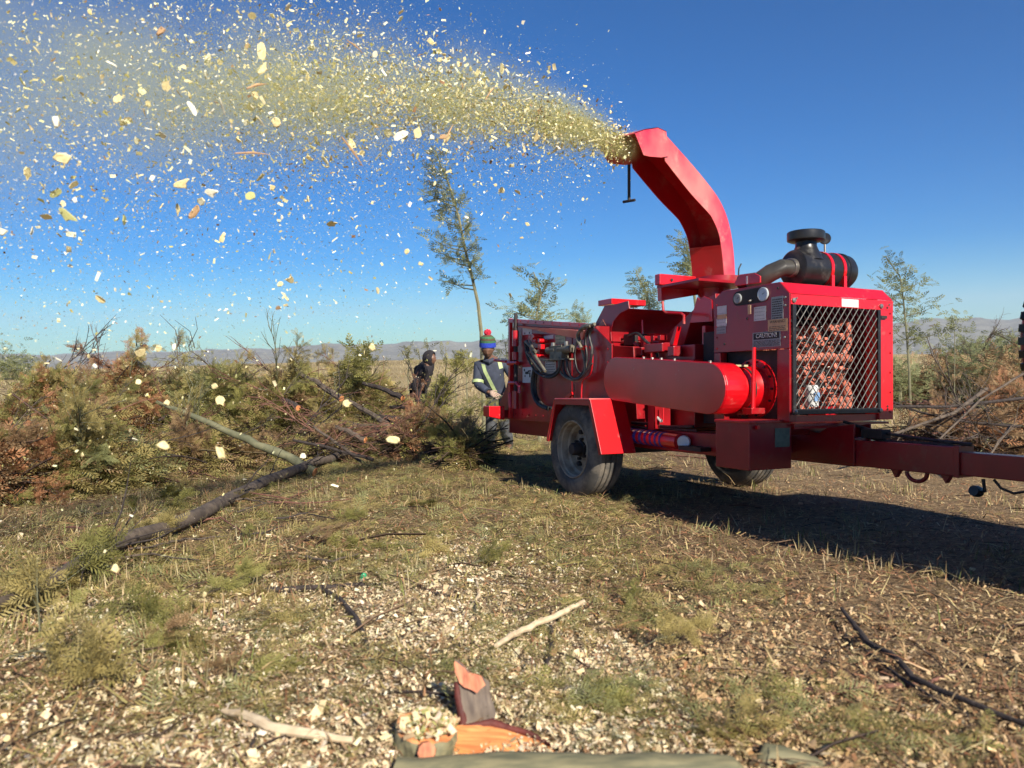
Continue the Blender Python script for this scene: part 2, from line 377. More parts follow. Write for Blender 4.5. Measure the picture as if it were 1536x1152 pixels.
# ------------------------------------------------------------------ scatter of counted-by-nobody stuff
def rand_rot(n, flat=None, seed=None):
    """random rotation matrices (n,3,3); flat: std of tilt from the horizontal"""
    yaw = rng.uniform(0, 2 * np.pi, n)
    if flat is None:
        q = rng.normal(size=(n, 4)); q /= np.linalg.norm(q, axis=1)[:, None]; a, b, c, d = q.T
        return np.stack([np.stack([1 - 2 * (c * c + d * d), 2 * (b * c - a * d), 2 * (b * d + a * c)], 1),
                         np.stack([2 * (b * c + a * d), 1 - 2 * (b * b + d * d), 2 * (c * d - a * b)], 1),
                         np.stack([2 * (b * d - a * c), 2 * (c * d + a * b), 1 - 2 * (b * b + c * c)], 1)], 1)
    p = rng.normal(0, flat, n); r = rng.normal(0, flat, n)
    cy, sy, cp, sp, cr, sr = np.cos(yaw), np.sin(yaw), np.cos(p), np.sin(p), np.cos(r), np.sin(r)
    return np.stack([np.stack([cy * cp, cy * sp * sr - sy * cr, cy * sp * cr + sy * sr], 1),
                     np.stack([sy * cp, sy * sp * sr + cy * cr, sy * sp * cr - cy * sr], 1),
                     np.stack([-sp, cp * sr, cp * cr], 1)], 1)
def scatter_mesh(name, templ, tris, pos, rot, scale, cols, material, label, jitter=.0):
    n = len(pos); k = len(templ)
    T = np.broadcast_to(templ, (n, k, 3)) * scale[:, None, :]
    if jitter: T = T * (1 + rng.uniform(-jitter, jitter, (n, k, 1)))
    V = np.einsum('nij,nkj->nki', rot, T) + pos[:, None, :]
    Fc = (np.arange(n) * k)[:, None, None] + tris[None]
    C = np.repeat(cols, k, axis=0)
    me = npmesh(name, V.reshape(-1, 3), Fc.reshape(-1, tris.shape[1]), C)
    o = link(name, me, material); tag(o, label, None, kind='stuff'); return o
def sample_area(n, wfun, ymax=9., ymin=1.5, xr=None):
    """points spread so that they are even in the picture's perspective, thinned by a weight"""
    out = []; tot = 0
    while tot < n:
        m_ = n * 2; t = rng.uniform(0, 1, m_); y = ymin * (ymax / ymin) ** (t ** 1.0)
        x = rng.uniform(-.84, .76, m_) * (y + .3)
        w_ = wfun(x, y) * (y / ymax) ** .35
        keep = rng.uniform(0, 1, m_) < w_
        out.append(np.stack([x[keep], y[keep]], 1)); tot += keep.sum()
    P = np.vstack(out)[:n]; return P[:, 0], P[:, 1]
def pal(colors, n, var=.25, probs=None):
    c = np.array(colors)[rng.choice(len(colors), n, p=probs)]
    return c * rng.uniform(1 - var, 1 + var, (n, 1)) * rng.uniform(.94, 1.06, (n, 3))

FLAKE = np.array([[-.5, -.35, 0], [.5, -.3, .05], [.45, .35, -.05], [-.45, .3, .08], [0, .02, .22]])
FLAKE_T = np.array([[0, 1, 4], [1, 2, 4], [2, 3, 4], [3, 0, 4]])
n = 95000
x, y = sample_area(n, chip_w, 7.5)
z = ground_np(x, y)
s = rng.lognormal(np.log(.0098), .5, n)
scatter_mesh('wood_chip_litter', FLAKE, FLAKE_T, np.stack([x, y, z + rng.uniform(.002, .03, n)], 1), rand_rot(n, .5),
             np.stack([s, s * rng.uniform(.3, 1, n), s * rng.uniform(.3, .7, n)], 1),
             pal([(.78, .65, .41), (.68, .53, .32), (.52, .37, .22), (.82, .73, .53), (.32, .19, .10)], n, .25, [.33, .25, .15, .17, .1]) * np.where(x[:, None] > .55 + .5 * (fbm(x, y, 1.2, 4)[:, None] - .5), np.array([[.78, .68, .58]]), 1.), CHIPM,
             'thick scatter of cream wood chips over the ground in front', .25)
# scattered chips on the brown soil to the right
n = 9000
x, y = sample_area(n, lambda x, y: .25 + .5 * sstep(-.4, .8, x) * (1 - sstep(4, 9, y)), 11)
s = rng.lognormal(np.log(.010), .4, n)
scatter_mesh('sparse_chip_litter', FLAKE, FLAKE_T, np.stack([x, y, ground_np(x, y) + rng.uniform(.0, .015, n)], 1), rand_rot(n, .5),
             np.stack([s, s * rng.uniform(.5, 1, n), s * rng.uniform(.35, .8, n)], 1),
             pal([(.56, .39, .22), (.44, .28, .16), (.36, .22, .12), (.66, .50, .30)], n, .25), CHIPM,
             'thinly scattered tan wood chips on the brown soil', .25)
# leaf bits, stalks
BLADE = np.array([[0, -.5, 0], [0, .5, 0], [.55, .35, .09], [.55, -.35, .09], [1., 0, .02]]); 
BLADE_T = np.array([[0, 3, 1], [1, 3, 2], [2, 3, 4]])
n = 108000
x, y = sample_area(n, lambda x, y: (.3 + .7 * green_w(x, y)) * (1 - .9 * chip_w(x, y)), 15)
L_ = rng.lognormal(np.log(.05), .5, n)
gw = green_w(x, y); isg = rng.uniform(0, 1, n) < .05 + .50 * gw
cg = pal([(.29, .26, .085), (.38, .31, .12), (.46, .36, .15), (.19, .18, .065)], n, .3)
cb = pal([(.46, .33, .17), (.32, .19, .10), (.56, .43, .23), (.18, .11, .065), (.38, .19, .10)], n, .3)
scatter_mesh('leaf_litter', BLADE, BLADE_T, np.stack([x, y, ground_np(x, y) + rng.uniform(0, .035, n)], 1), rand_rot(n, .3),
             np.stack([L_, rng.uniform(.003, .008, n), L_], 1), np.where(isg[:, None], cg, cb), MIXL,
             'layer of trampled leaf stalks and dry needles on the ground')
def leaf_floor():
    cs = [on_ground(*q) for q in [(960, 940), (830, 1050), (1000, 1090), (900, 1080), (1290, 1120), (700, 1010), (330, 1070), (210, 960), (420, 960), (1030, 870), (1180, 1060), (560, 860), (800, 960), (1400, 1130), (1100, 900)]]
    n_ = 1150; k = rng.integers(0, len(cs), n_); sd_ = .07 + .06 * rng.uniform(0, 1, n_)
    x = np.array([c.x for c in cs])[k] + rng.normal(0, 1, n_) * sd_ * 1.4; y = np.array([c.y for c in cs])[k] + rng.normal(0, 1, n_) * sd_
    pos = np.stack([x, y, ground_np(x, y) + rng.uniform(.012, .05, n_)], 1); d = np.stack([rng.normal(.5, .7, n_), rng.normal(0, .7, n_), rng.normal(.05, .2, n_)], 1)
    for q, m_ in enumerate((LGREEN, LOLIVE, LPALE)): tag(link('green_leaf_patch', fronds_mesh('green_leaf_patch', pos[q::3], d[q::3], rng.uniform(.05, .12, len(pos[q::3])), FRG), m_), ['green', 'olive', 'pale green'][q] + ' feathery leaf bits in patches on the wood chips', None, kind='stuff')
    for nm, wf, n_, lo, hi, ymx in (('g', lambda x, y: green_w(x, y) * (1 - .9 * chip_w(x, y)), 8600, .045, .12, 14), ('b', lambda x, y: (.2 + .5 * green_w(x, y)) * (1 - .8 * chip_w(x, y)), 2600, .03, .075, 9)):
        x, y = sample_area(n_, wf, ymx, 1.6); pos = np.stack([x, y, ground_np(x, y) + rng.uniform(.004, .03, n_)], 1)
        d = np.stack([rng.normal(0, 1, n_), rng.normal(0, 1, n_), rng.normal(.05, .12, n_)], 1); L_ = rng.uniform(lo, hi, n_) * (1 + y / 9)
        for k, m_ in enumerate((LGREEN, LOLIVE, LOLIVE, LPALE) if nm == 'g' else (LBROWN, LOLIVE)):
            sl = slice(k, None, 4 if nm == 'g' else 2); o = link('cut_leaf_litter', fronds_mesh('cut_leaf_litter', pos[sl], d[sl], L_[sl], FRG), m_)
            tag(o, ['green', 'straw coloured', 'olive', 'pale green'][k] + ' feathery leaf sprays trodden into the ground' if nm == 'g' else ['brown', 'olive brown'][k] + ' dead leaf sprays between the wood chips', None, kind='stuff')
# twigs
TW = []; 
for k in range(3):
    for j, (px_, dz) in enumerate(((0, 0), (.5, .06), (1, 0))):
        t = 2 * np.pi * k / 3; TW.append([px_, .5 * np.cos(t) * (1 - .3 * j), dz + .02 * np.sin(t)])
TW = np.array(TW); TWT = []
for k in range(3):
    k2 = (k + 1) % 3
    for j in range(2): TWT += [[k * 3 + j, k2 * 3 + j, k2 * 3 + j + 1], [k * 3 + j, k2 * 3 + j + 1, k * 3 + j + 1]]
TWT = np.array(TWT)
n = 4200
x, y = sample_area(n, lambda x, y: .3 + .7 * green_w(x, y), 14)
L_ = rng.lognormal(np.log(.11), .45, n); th = rng.uniform(.002, .005, n)
TWs = TW.copy(); 
scatter_mesh('twig_litter', TWs * np.array([1, 1, 1]), TWT, np.stack([x, y, ground_np(x, y) + rng.uniform(.004, .03, n)], 1), rand_rot(n, .10),
             np.stack([L_, th, L_ * .8], 1), pal([(.12, .08, .06), (.2, .13, .09), (.07, .05, .045), (.28, .2, .12)], n, .3), MIXL,
             'thin broken twigs strewn over the ground')
# standing dry grass: near tufts and the tan field behind
def grass(name, n_tuft, per, wfun, ymin, ymax, hgt, cols, label, wid=.004, spread=.05):
    x, y = sample_area(n_tuft, wfun, ymax, ymin)
    x = np.repeat(x, per) + rng.normal(0, spread, n_tuft * per); y = np.repeat(y, per) + rng.normal(0, spread, n_tuft * per)
    n = len(x); yaw = rng.uniform(0, 2 * np.pi, n); lean = rng.uniform(.1, .75, n); h = hgt * rng.uniform(.45, 1.25, n)
    d = np.stack([np.cos(yaw) * np.sin(lean), np.sin(yaw) * np.sin(lean), np.cos(lean)], 1)
    sd_ = np.stack([-np.sin(yaw), np.cos(yaw), np.zeros(n)], 1); b = np.stack([x, y, ground_np(x, y) - .01], 1)
    wv = (wid * rng.uniform(.6, 1.4, n))[:, None]
    mid = b + d * (h * .55)[:, None]; tip = b + d * h[:, None]; tip[:, 2] -= h * .22 * lean
    V = np.stack([b - sd_ * wv, b + sd_ * wv, mid + sd_ * wv * .7, mid - sd_ * wv * .7, tip], 1)
    Fc = (np.arange(n) * 5)[:, None, None] + np.array([[0, 1, 2], [0, 2, 3], [3, 2, 4]])[None]
    me = npmesh(name, V.reshape(-1, 3), Fc.reshape(-1, 3), np.repeat(pal(cols, n, .25), 5, axis=0))
    o = link(name, me, MIXL); tag(o, label, None, kind='stuff')
STRAW = [(.44, .35, .19), (.36, .27, .14), (.5, .42, .25), (.28, .24, .1)]
grass('dry_grass', 420, 13, lambda x, y: .1 + .6 * (fbm(x, y, .8, 9) > .55), 2.2, 10, .12, STRAW + [(.2, .22, .07)], 'short dry grass tufts in the trampled soil', .0028)
grass('field_grass', 7000, 5, lambda x, y: np.ones_like(x), 12.5, 48, .15, STRAW, 'tan dry grass of the open field behind the brush', .012, .3)

# ------------------------------------------------------------------ fronds and branches of feathery wattle
def frond_template(pairs=10, wide=.05):
    V = []; Fc = []
    def q(a, b, c, d): i = len(V); V.extend([a, b, c, d]); Fc.append([i, i + 1, i + 2]); Fc.append([i, i + 2, i + 3])
    q((0, -.012, 0), (0, .012, 0), (1, .004, -.12), (1, -.004, -.12))
    for i in range(pairs):
        t = (i + .8) / pairs; ln = .36 * math.sin(math.pi * (.18 + .78 * t)) ** .7
        for sg in (-1, 1):
            a = R(62 - 25 * t + random.uniform(-8, 8)); bx = t; bz = -.12 * t * t
            dx, dy = math.cos(a) * ln, sg * math.sin(a) * ln; dz = random.uniform(-.07, .03)
            nx, ny = -math.sin(a) * sg * wide * .5 * sg, math.cos(a) * wide * .5
            q((bx, sg * .01, bz), (bx + dx * .5 - abs(ny) * .6, dy * .5 + sg * wide * .3, bz + dz * .4), (bx + dx, dy, bz + dz), (bx + dx * .5 + wide * .45, dy * .5 - sg * wide * .3, bz + dz * .4))
    return np.array(V), np.array(Fc)
FR = [frond_template(9, .055), frond_template(11, .05), frond_template(8, .065)]
FRS = [frond_template(5, .13)]
FRM = [frond_template(6, .085), frond_template(7, .07)]
FRH = [frond_template(6, .085), frond_template(7, .075)]
FRG = [frond_template(9, .038), frond_template(7, .045)]
def frames(dirs, roll=None):
    n = len(dirs); d = dirs / np.linalg.norm(dirs, axis=1)[:, None]
    up = np.tile([0, 0, 1.], (n, 1)) + rng.normal(0, .45, (n, 3))
    s_ = np.cross(up, d); s_ /= np.linalg.norm(s_, axis=1)[:, None] + 1e-9; u = np.cross(d, s_)
    return np.stack([d, s_, u], 2)
def fronds_mesh(name, pos, dirs, length, templs=FR):
    pos = np.array(pos); dirs = np.array(dirs); length = np.array(length); Vs = []; Fs = []; off = 0
    which = rng.integers(0, len(templs), len(pos))
    for k, (tv, tf) in enumerate(templs):
        sel = which == k; n = sel.sum()
        if not n: continue
        Rm = frames(dirs[sel]); V = np.einsum('nij,kj->nki', Rm, tv) * length[sel][:, None, None] + pos[sel][:, None, :]
        Fs.append((off + (np.arange(n) * len(tv))[:, None, None] + tf[None]).reshape(-1, 3)); Vs.append(V.reshape(-1, 3)); off += n * len(tv)
    return npmesh(name, np.vstack(Vs), np.vstack(Fs))

def branch_meshes(length=1.6, nside=11, leafy=1.0, thick=.016, seed=0, dense=9, frl=.13, spread=.55, templs=None):
    """a cut wattle bough lying along +x: (wood mesh, foliage mesh or None)"""
    rd = random.Random(seed); mb = MB(); P = []; D = []; Ls = []
    pts = []; p = Vector((0, 0, 0)); d = Vector((1, 0, 0))
    for i in range(9):
        pts.append(p.copy()); d = (d + Vector((0, rd.uniform(-.16, .16), rd.uniform(-.10, .12)))).normalized(); p = p + d * length / 8
    mb.tube(pts, [thick * (1 - .8 * i / 8) + .0015 for i in range(9)], 5)
    for k in range(nside):
        t = .12 + .88 * (k + rd.random()) / nside; i = min(int(t * 8), 7); f = t * 8 - i
        b = pts[i].lerp(pts[i + 1], f); ax = (pts[i + 1] - pts[i]).normalized()
        ang = rd.uniform(0, 2 * math.pi); side = Vector((0, math.cos(ang), math.sin(ang) * .6))
        dd = (ax * rd.uniform(.55, 1.0) + side * spread * rd.uniform(.6, 1.3)).normalized()
        sl = length * rd.uniform(.22, .48) * (1.15 - t * .55); sp = []; q = b.copy()
        for j in range(5):
            sp.append(q.copy()); dd = (dd + Vector((rd.uniform(-.1, .1), rd.uniform(-.15, .15), rd.uniform(-.14, .1)))).normalized(); q = q + dd * sl / 4
        mb.tube(sp, [thick * .42 * (1 - .7 * j / 4) + .001 for j in range(5)], 3, cap=False)
        for r_ in range(rd.randint(1, 3)):
            j = rd.randint(1, 3); a = sp[j]; e = a + (dd + Vector((rd.uniform(-.6, .6), rd.uniform(-.8, .8), rd.uniform(-.5, .5)))).normalized() * sl * rd.uniform(.3, .6)
            mb.tube([a, a.lerp(e, .5) + Vector((0, 0, rd.uniform(-.02, .02))), e], [thick * .2, thick * .14, .001], 3, cap=False)
            for g in range(int(dense * .4 * leafy)):
                u = rd.uniform(.3, 1.); P.append(a.lerp(e, u)); D.append((e - a).normalized() * .7 + Vector((rd.gauss(0, .5), rd.gauss(0, .5), rd.gauss(-.05, .4)))); Ls.append(frl * rd.uniform(.6, 1.25))
        for g in range(int(dense * leafy)):
            u = rd.uniform(.25, 1.) * 3.999; j = int(u); P.append(sp[j].lerp(sp[j + 1], u - j)); D.append(dd * .8 + Vector((rd.gauss(0, .5), rd.gauss(0, .5), rd.gauss(-.05, .4)))); Ls.append(frl * rd.uniform(.6, 1.3))
    me = bpy.data.meshes.new('bough'); me.from_pydata(mb.v, [], mb.f)
    fm = fronds_mesh('foliage', [tuple(v) for v in P], [tuple(v) for v in D], Ls, templs or FR) if P else None
    return me, fm
KINDS = {}
def proto(key, **kw): KINDS[key] = branch_meshes(**kw)
for i in range(4): proto(('leafy', i), length=1.5, nside=13, dense=11, seed=20 + i, spread=.6)
for i in range(3): proto(('bushy', i), length=.95, nside=12, dense=13, seed=40 + i, thick=.012, spread=.8)
for i in range(3): proto(('bare', i), length=1.9, nside=11, leafy=0, seed=60 + i, thick=.02, spread=.4)
for i in range(4): proto(('hay', i), length=1.0, nside=10, dense=6, seed=90 + i, thick=.007, spread=.42, frl=.24, templs=FRH)
for i in range(2): proto(('sparse', i), length=1.6, nside=11, dense=4, seed=70 + i, spread=.5)

def cut_branch(kind, i, loc, direction, roll, scale, leaf, bark, label, group, name='cut_branch'):
    wood, fol = KINDS[(kind, i)]
    o = bpy.data.objects.new(name, wood); COL.objects.link(o)
    if not wood.materials: wood.materials.append(None)
    d = Vector(direction).normalized(); q = d.to_track_quat('X', 'Z')
    o.matrix_world = Matrix.Translation(loc) @ (q @ Matrix.Rotation(roll, 3, 'X').to_quaternion()).to_matrix().to_4x4() @ Matrix.Scale(scale, 4)
    o.material_slots[0].link = 'OBJECT'; o.material_slots[0].material = bark
    tag(o, label, 'branch', group)
    if fol is not None and leaf is not None:
        if not fol.materials: fol.materials.append(None)
        c = bpy.data.objects.new('foliage', fol); COL.objects.link(c); c.parent = o
        c.material_slots[0].link = 'OBJECT'; c.material_slots[0].material = leaf
    return o

leaf_floor()
# heaps: picture column, base row, top row, half width in px, leaf mix, count, names
def mound(cx, base, top, hw, mix, count, where, depth=1.15, flat=.28, dens=2050):
    b = on_ground(cx, base); Y = b.y + hw / F * b.y * .55
    c = at(cx, base, Y); c.z = gz(c.x, c.y); rx = hw / F * Y; h = (at(cx, top, Y).z - c.z) * .80; ry = rx * depth * .6 + .3
    # hidden core: tangled dead twigs and leaf bits
    n = 1500; u = rng.normal(size=(n, 3)); u[:, 2] = np.abs(u[:, 2]); u /= np.linalg.norm(u, axis=1)[:, None]
    rr = rng.uniform(.55, .97, n)[:, None]
    pos = u * rr * np.array([rx, ry, h]) * .95 + np.array([c.x, c.y, 0]); pos[:, 2] += ground_np(pos[:, 0], pos[:, 1])
    L_ = rng.lognormal(np.log(.20), .45, n)
    o = scatter_mesh('brush_tangle', TW, TWT, pos, rand_rot(n, .35), np.stack([L_, rng.uniform(.004, .014, n), L_ * .8], 1),
                     pal([(.10, .07, .05), (.17, .11, .075), (.06, .045, .04), (.2, .16, .09)], n, .3), MIXL, 'tangle of dead twigs inside the ' + where)
    LM = {'green': LGREEN, 'pale': LPALE, 'olive': LOLIVE, 'rust': LRUST, 'brown': LBROWN}; names = [q for q in mix if q != 'bare'] or ['brown']
    for key in sorted(set(names)):
        n = int(dens * names.count(key) / len(mix)); u = rng.normal(size=(n, 3)); u[:, 2] = np.abs(u[:, 2]); u /= np.linalg.norm(u, axis=1)[:, None]
        # patchy: each colour gathers round a few centres
        cs = rng.normal(size=(3, 3)); cs[:, 2] = np.abs(cs[:, 2]); cs /= np.linalg.norm(cs, axis=1)[:, None]
        u = u + cs[rng.integers(0, 3, n)] * rng.uniform(0, 1.3, (n, 1)); u /= np.linalg.norm(u, axis=1)[:, None]
        pos = u * rng.uniform(.74, 1.04, (n, 1)) * np.array([rx, ry, h * .95]) + np.array([c.x, c.y, 0]); pos[:, 2] += ground_np(pos[:, 0], pos[:, 1])
        dr = u * .35 + rng.normal(0, .42, (n, 3)) * np.array([1, 1, .7]) + np.array([.55, -.12, -.10])
        fo = link('brush_foliage', fronds_mesh('brush_foliage', pos, dr, rng.uniform(.12, .27, n), FRM), LM[key]); tag(fo, 'feathery cut foliage filling the ' + where, None, kind='stuff')
    for k in range(count):
        a = rng.uniform(0, 2 * np.pi); e = rng.uniform(.02, 1.) ** .8 * np.pi / 2
        if math.sin(a) > .3 and rng.uniform() < .6: a = -a
        v = Vector((math.cos(a) * math.cos(e), math.sin(a) * math.cos(e), math.sin(e)))
        s_ = .62 * rng.uniform(.75, 1.2)
        p = Vector((c.x + v.x * rx * .8, c.y + v.y * ry * .8, 0)); p.z = gz(p.x, p.y) + v.z * h * .84 + .04
        t = Vector((v.x * .5, v.y * .5, v.z * .35)) + Vector((rng.normal(0, .8), rng.normal(0, .5), rng.normal(.0, flat)))
        t.normalize(); p = p - t * .5 * s_
        lk = mix[int(rng.choice(len(mix)))]
        kd = random.choice([('leafy', 4), ('bushy', 3), ('bushy', 3), ('sparse', 2)]) if lk != 'bare' else ('bare', 3)
        leaf, nm = {'green': (LGREEN, 'green'), 'pale': (LPALE, 'pale green'), 'olive': (LOLIVE, 'olive yellow'), 'rust': (LRUST, 'rust brown'), 'brown': (LBROWN, 'dull brown'), 'bare': (None, 'leafless')}[lk]
        cut_branch(kd[0], random.randrange(kd[1]), p, t, rng.uniform(0, 6.28), s_, leaf, random.choice([BARK, BARKG, BARKD, BARKR]),
                   (nm + ' branch' if lk != 'bare' else 'leafless twiggy branch') + ' in the ' + where, nm + ' branches in the ' + where)
    return c, rx, ry, h
mound(95, 690, 530, 95, ['rust', 'green', 'olive', 'rust', 'green', 'olive', 'bare'], 22, 'rusty green heap at far left')
mound(190, 680, 522, 105, ['rust', 'rust', 'brown', 'olive', 'bare', 'olive'], 26, 'tall rusty heap left of the green heap')
mound(120, 742, 628, 120, ['pale', 'green', 'olive', 'olive', 'bare', 'brown'], 20, 'low pale green heap front')
mound(-5, 750, 650, 50, ['rust', 'rust', 'brown'], 12, 'low red brown heap at the left edge')
mound(330, 675, 524, 100, ['green', 'green', 'olive', 'pale', 'bare'], 32, 'tall green heap', dens=3200)
mound(285, 712, 640, 95, ['green', 'olive', 'olive', 'bare', 'bare', 'brown'], 24, 'low front of the green heap')
mound(440, 675, 534, 85, ['olive', 'brown', 'olive', 'bare', 'green', 'green'], 22, 'mixed heap right of the green heap')
mound(540, 665, 544, 90, ['green', 'olive', 'olive', 'brown', 'bare', 'green'], 20, 'low heap left of the worker')
mound(470, 692, 640, 90, ['bare', 'olive', 'bare', 'green', 'brown'], 16, 'twiggy front of the mixed heap', dens=700)
mound(630, 685, 606, 55, ['brown', 'rust', 'bare', 'green'], 12, 'brushwood beside the worker', dens=900)
mound(695, 700, 640, 24, ['green', 'olive', 'brown'], 6, 'boughs by the feet of the worker', dens=500)
mound(1440, 700, 590, 120, ['brown', 'bare', 'rust', 'bare'], 24, 'brown heap behind the drawbar', dens=1100)
mound(1550, 690, 570, 80, ['rust', 'bare', 'brown'], 14, 'rusty heap at the right edge', dens=1300)
mound(1380, 610, 545, 70, ['brown', 'olive', 'brown', 'rust'], 10, 'low brush right of the engine housing')
mound(1480, 610, 545, 90, ['brown', 'olive', 'green', 'rust'], 12, 'green brush at the right edge')

# boughs lying flat over the trampled ground on the left
for k in range(76):
    px_ = rng.uniform(-60, 640); py_ = rng.uniform(735, 1000)
    if px_ > 420 and py_ > 860: px_ -= 380
    ly = np.interp(px_, [40, 160, 300, 400, 465, 557], [925, 850, 792, 737, 710, 679])
    if px_ > 20 and px_ < 570 and -12 < py_ - ly < 55: py_ = ly - 45
    if py_ > 900 and px_ > 200 and rng.uniform() < .7: continue
    p = on_ground(px_, py_); p.z += .02
    t = Vector((rng.normal(.7, .6), rng.normal(0, .5), rng.normal(0, .05)))
    lk, leaf = random.choice([('green', LGREEN), ('olive yellow', LOLIVE), ('olive yellow', LOLIVE), ('green', LGREEN), ('dull brown', LBROWN), ('green', LGREEN)])
    sc = rng.uniform(.25, .45) * (p.y / 6) ** .5
    kd = ('hay', 4)
    o = cut_branch(kd[0], random.randrange(kd[1]), p, t, rng.uniform(0, 6.28), sc, leaf, random.choice([BARK, BARKG, BARKR]),
               lk + ' leafy sprig lying ' + ('by the left edge of the view' if px_ < 90 else 'in front of the dark trunk' if py_ > 870 else 'behind the dark trunk' if px_ < 330 and py_ < 820 else 'between the dark trunk and the machine' if px_ > 420 else 'beside the dark trunk'), lk + ' sprigs on the ground')
    o.matrix_world = Matrix.Translation(p) @ Matrix.Diagonal((1, 1, .2, 1)) @ Matrix.Translation(-p) @ o.matrix_world
SPRIGS = [(60, 960, .42, 'big feathery sprig below the buried end of the dark trunk'), (10, 1000, .4, 'feathery sprig cut off by the left edge'), (140, 930, .33, 'sprig just in front of the dark trunk at left'), (330, 950, .3, 'sprig left of the black forked stick'), (600, 850, .25, 'sprig behind the green bottle cap'),
    (960, 985, .2, 'small sprig right of the dark curved stub'), (830, 1050, .22, 'sprig right of the upright bark piece'), (1000, 1100, .22, 'sprig above the right end of the long log'), (800, 1090, .22, 'sprig just behind the orange split wood'), (690, 860, .25, 'sprig above the thin pale forked twig'),
    (40, 915, .4, 'large sprig beside the end of the dark trunk'), (940, 930, .16, 'tiny sprig right of the pale peeled stick'), (330, 1060, .2, 'sprig above the cream bark strip'), (250, 980, .25, 'sprig left of the hooked black twig')]
for (px_, py_, sc, lab) in SPRIGS:
    p = on_ground(px_, py_); p.z += .03
    cut_branch('hay', random.randrange(4), p, (rng.normal(.6, .3), rng.normal(.2, .5), .05), rng.uniform(0, 6), sc * 1.1, random.choice([LGREEN, LPALE, LOLIVE]), BARKG, lab, 'green sprigs on the wood chips')

# ------------------------------------------------------------------ logs, poles and sticks that can be told apart
def stick(px, radii, material, label, name='stick', cat='stick', lift=.0, cut=None, seg=8, Ys=None, wob=.15, group=None):
    pts = []
    for i, q in enumerate(px):
        if len(q) == 3: pts.append(at(q[0], q[1], q[2]))
        else:
            p = on_ground(*q); p.z += radii[min(i, len(radii) - 1)] * .7 + lift + .014; pts.append(p)
    # resample with a slight wander
    rd = random.Random(int(px[0][0] * 13 + px[0][1])); out = []; rr = []
    for i in range(len(pts) - 1):
        for k in range(4):
            t = k / 4; p = pts[i].lerp(pts[i + 1], t); r_ = radii[i] * (1 - t) + radii[i + 1] * t
            if k or i: p += Vector([rd.uniform(-1, 1) for _ in range(3)]) * r_ * wob * 2
            out.append(p); rr.append(r_ * rd.uniform(.92, 1.08))
    out.append(pts[-1]); rr.append(radii[-1])
    org = out[0].copy(); mb = MB(); mb.tube([p - org for p in out], rr, seg)
    o = mb.build(name, material, smooth=True, loc=org); tag(o, label, cat, group)
    if cut:
        for end in cut:
            i = 0 if end == 0 else -1; d = (out[i] - out[1 if i == 0 else -2]).normalized(); c = MB()
            c.tube([out[i] - org - d * .002, out[i] - org + d * .006], [rr[i] * .93, rr[i] * .9], seg); c.build('cut_end', CUT, o)
    return o, out
def side_twigs(o, out, n, length, r, material, seed=1, up=.5):
    rd = random.Random(seed); org = o.location
    for k in range(n):
        mb = MB()
        i = rd.randrange(1, len(out) - 1); a = out[i] - org; ax = (out[i + 1] - out[i]).normalized()
        d = (ax * rd.uniform(-.2, 1) + Vector((rd.gauss(0, .7), rd.gauss(0, .7), abs(rd.gauss(0, up))))).normalized(); p = a; L = [p]
        for j in range(4):
            d = (d + Vector([rd.gauss(0, .2) for _ in range(3)])).normalized(); p = p + d * length * rd.uniform(.15, .35); L.append(p)
        mb.tube(L, [r, r * .8, r * .6, r * .45, .001], 4, cap=False)
        mb.build('twig', material, o)

o, pts = stick([(-30, 958), (70, 908), (160, 850), (300, 792), (400, 737), (465, 710), (520, 693), (557, 679)], [.024, .034, .041, .047, .050, .048, .044, .04], BARK,
      'long dark grey trunk lying diagonally across the leafy ground at left', 'fallen_log', 'log', cut=[1], seg=12, lift=.055)
side_twigs(o, pts, 14, .5, .008, BARKD, 3)
o, pts = stick([(235, 603, 8.9), (300, 628, 8.75), (370, 660, 8.6), (430, 685, 8.5), (472, 708, 8.4)], [.022, .034, .042, .050, .054], BARKG,
      'smooth green grey pole slanting down out of the heap onto the dark trunk', 'felled_pole', 'log', cut=[1], seg=12)
for i, (a, b, y0, y1, r0, r1, lab) in enumerate([
    ((545, 575), (604, 597), 11.5, 11.0, .03, .045, 'short branch with an orange cut end on top of the low heap'),
    ((520, 600), (603, 652), 10.6, 10.1, .03, .045, 'pole with an orange cut end below the middle heap'),
    ((560, 625), (613, 634), 10.8, 10.4, .04, .055, 'thick branch with a pale cut end left of the worker'),
    ((575, 627), (673, 641), 10.9, 10.3, .04, .055, 'straight brown pole with cut end pointing at the worker'),
    ((530, 637), (686, 682), 10.2, 9.6, .03, .045, 'long thin pole running down to the shadow of the machine'),
    ((450, 560), (512, 598), 11.0, 10.6, .03, .05, 'dark branch with a small orange cut end in the green heap'),
    ((425, 600), (447, 612), 10.2, 10.0, .03, .04, 'stub with an orange cut end in the green heap'),
    ((500, 640), (548, 660), 9.8, 9.6, .03, .042, 'stub with a yellow cut end at the foot of the middle heap'),
    ((585, 610), (636, 616), 11.2, 10.9, .025, .035, 'thin branch with a pale cut end lying level in the brushwood'),
    ((470, 640), (570, 715), 9.4, 9.0, .016, .024, 'thin purple brown stem lying below the middle heap'),
    ((440, 660), (560, 690), 9.2, 9.0, .014, .022, 'reddish bare stem lying beside the green grey pole')]):
    o, pts = stick([(a[0], a[1], y0), ((a[0] + b[0]) / 2, (a[1] + b[1]) / 2 - 2, (y0 + y1) / 2), (b[0], b[1], y1)], [r0, (r0 + r1) / 2, r1], BARK if i % 2 else BARKD, lab, 'cut_pole', 'branch', cut=[1] if i < 9 else None)
    side_twigs(o, pts, 7, .45, .006, BARKR, i, .4)
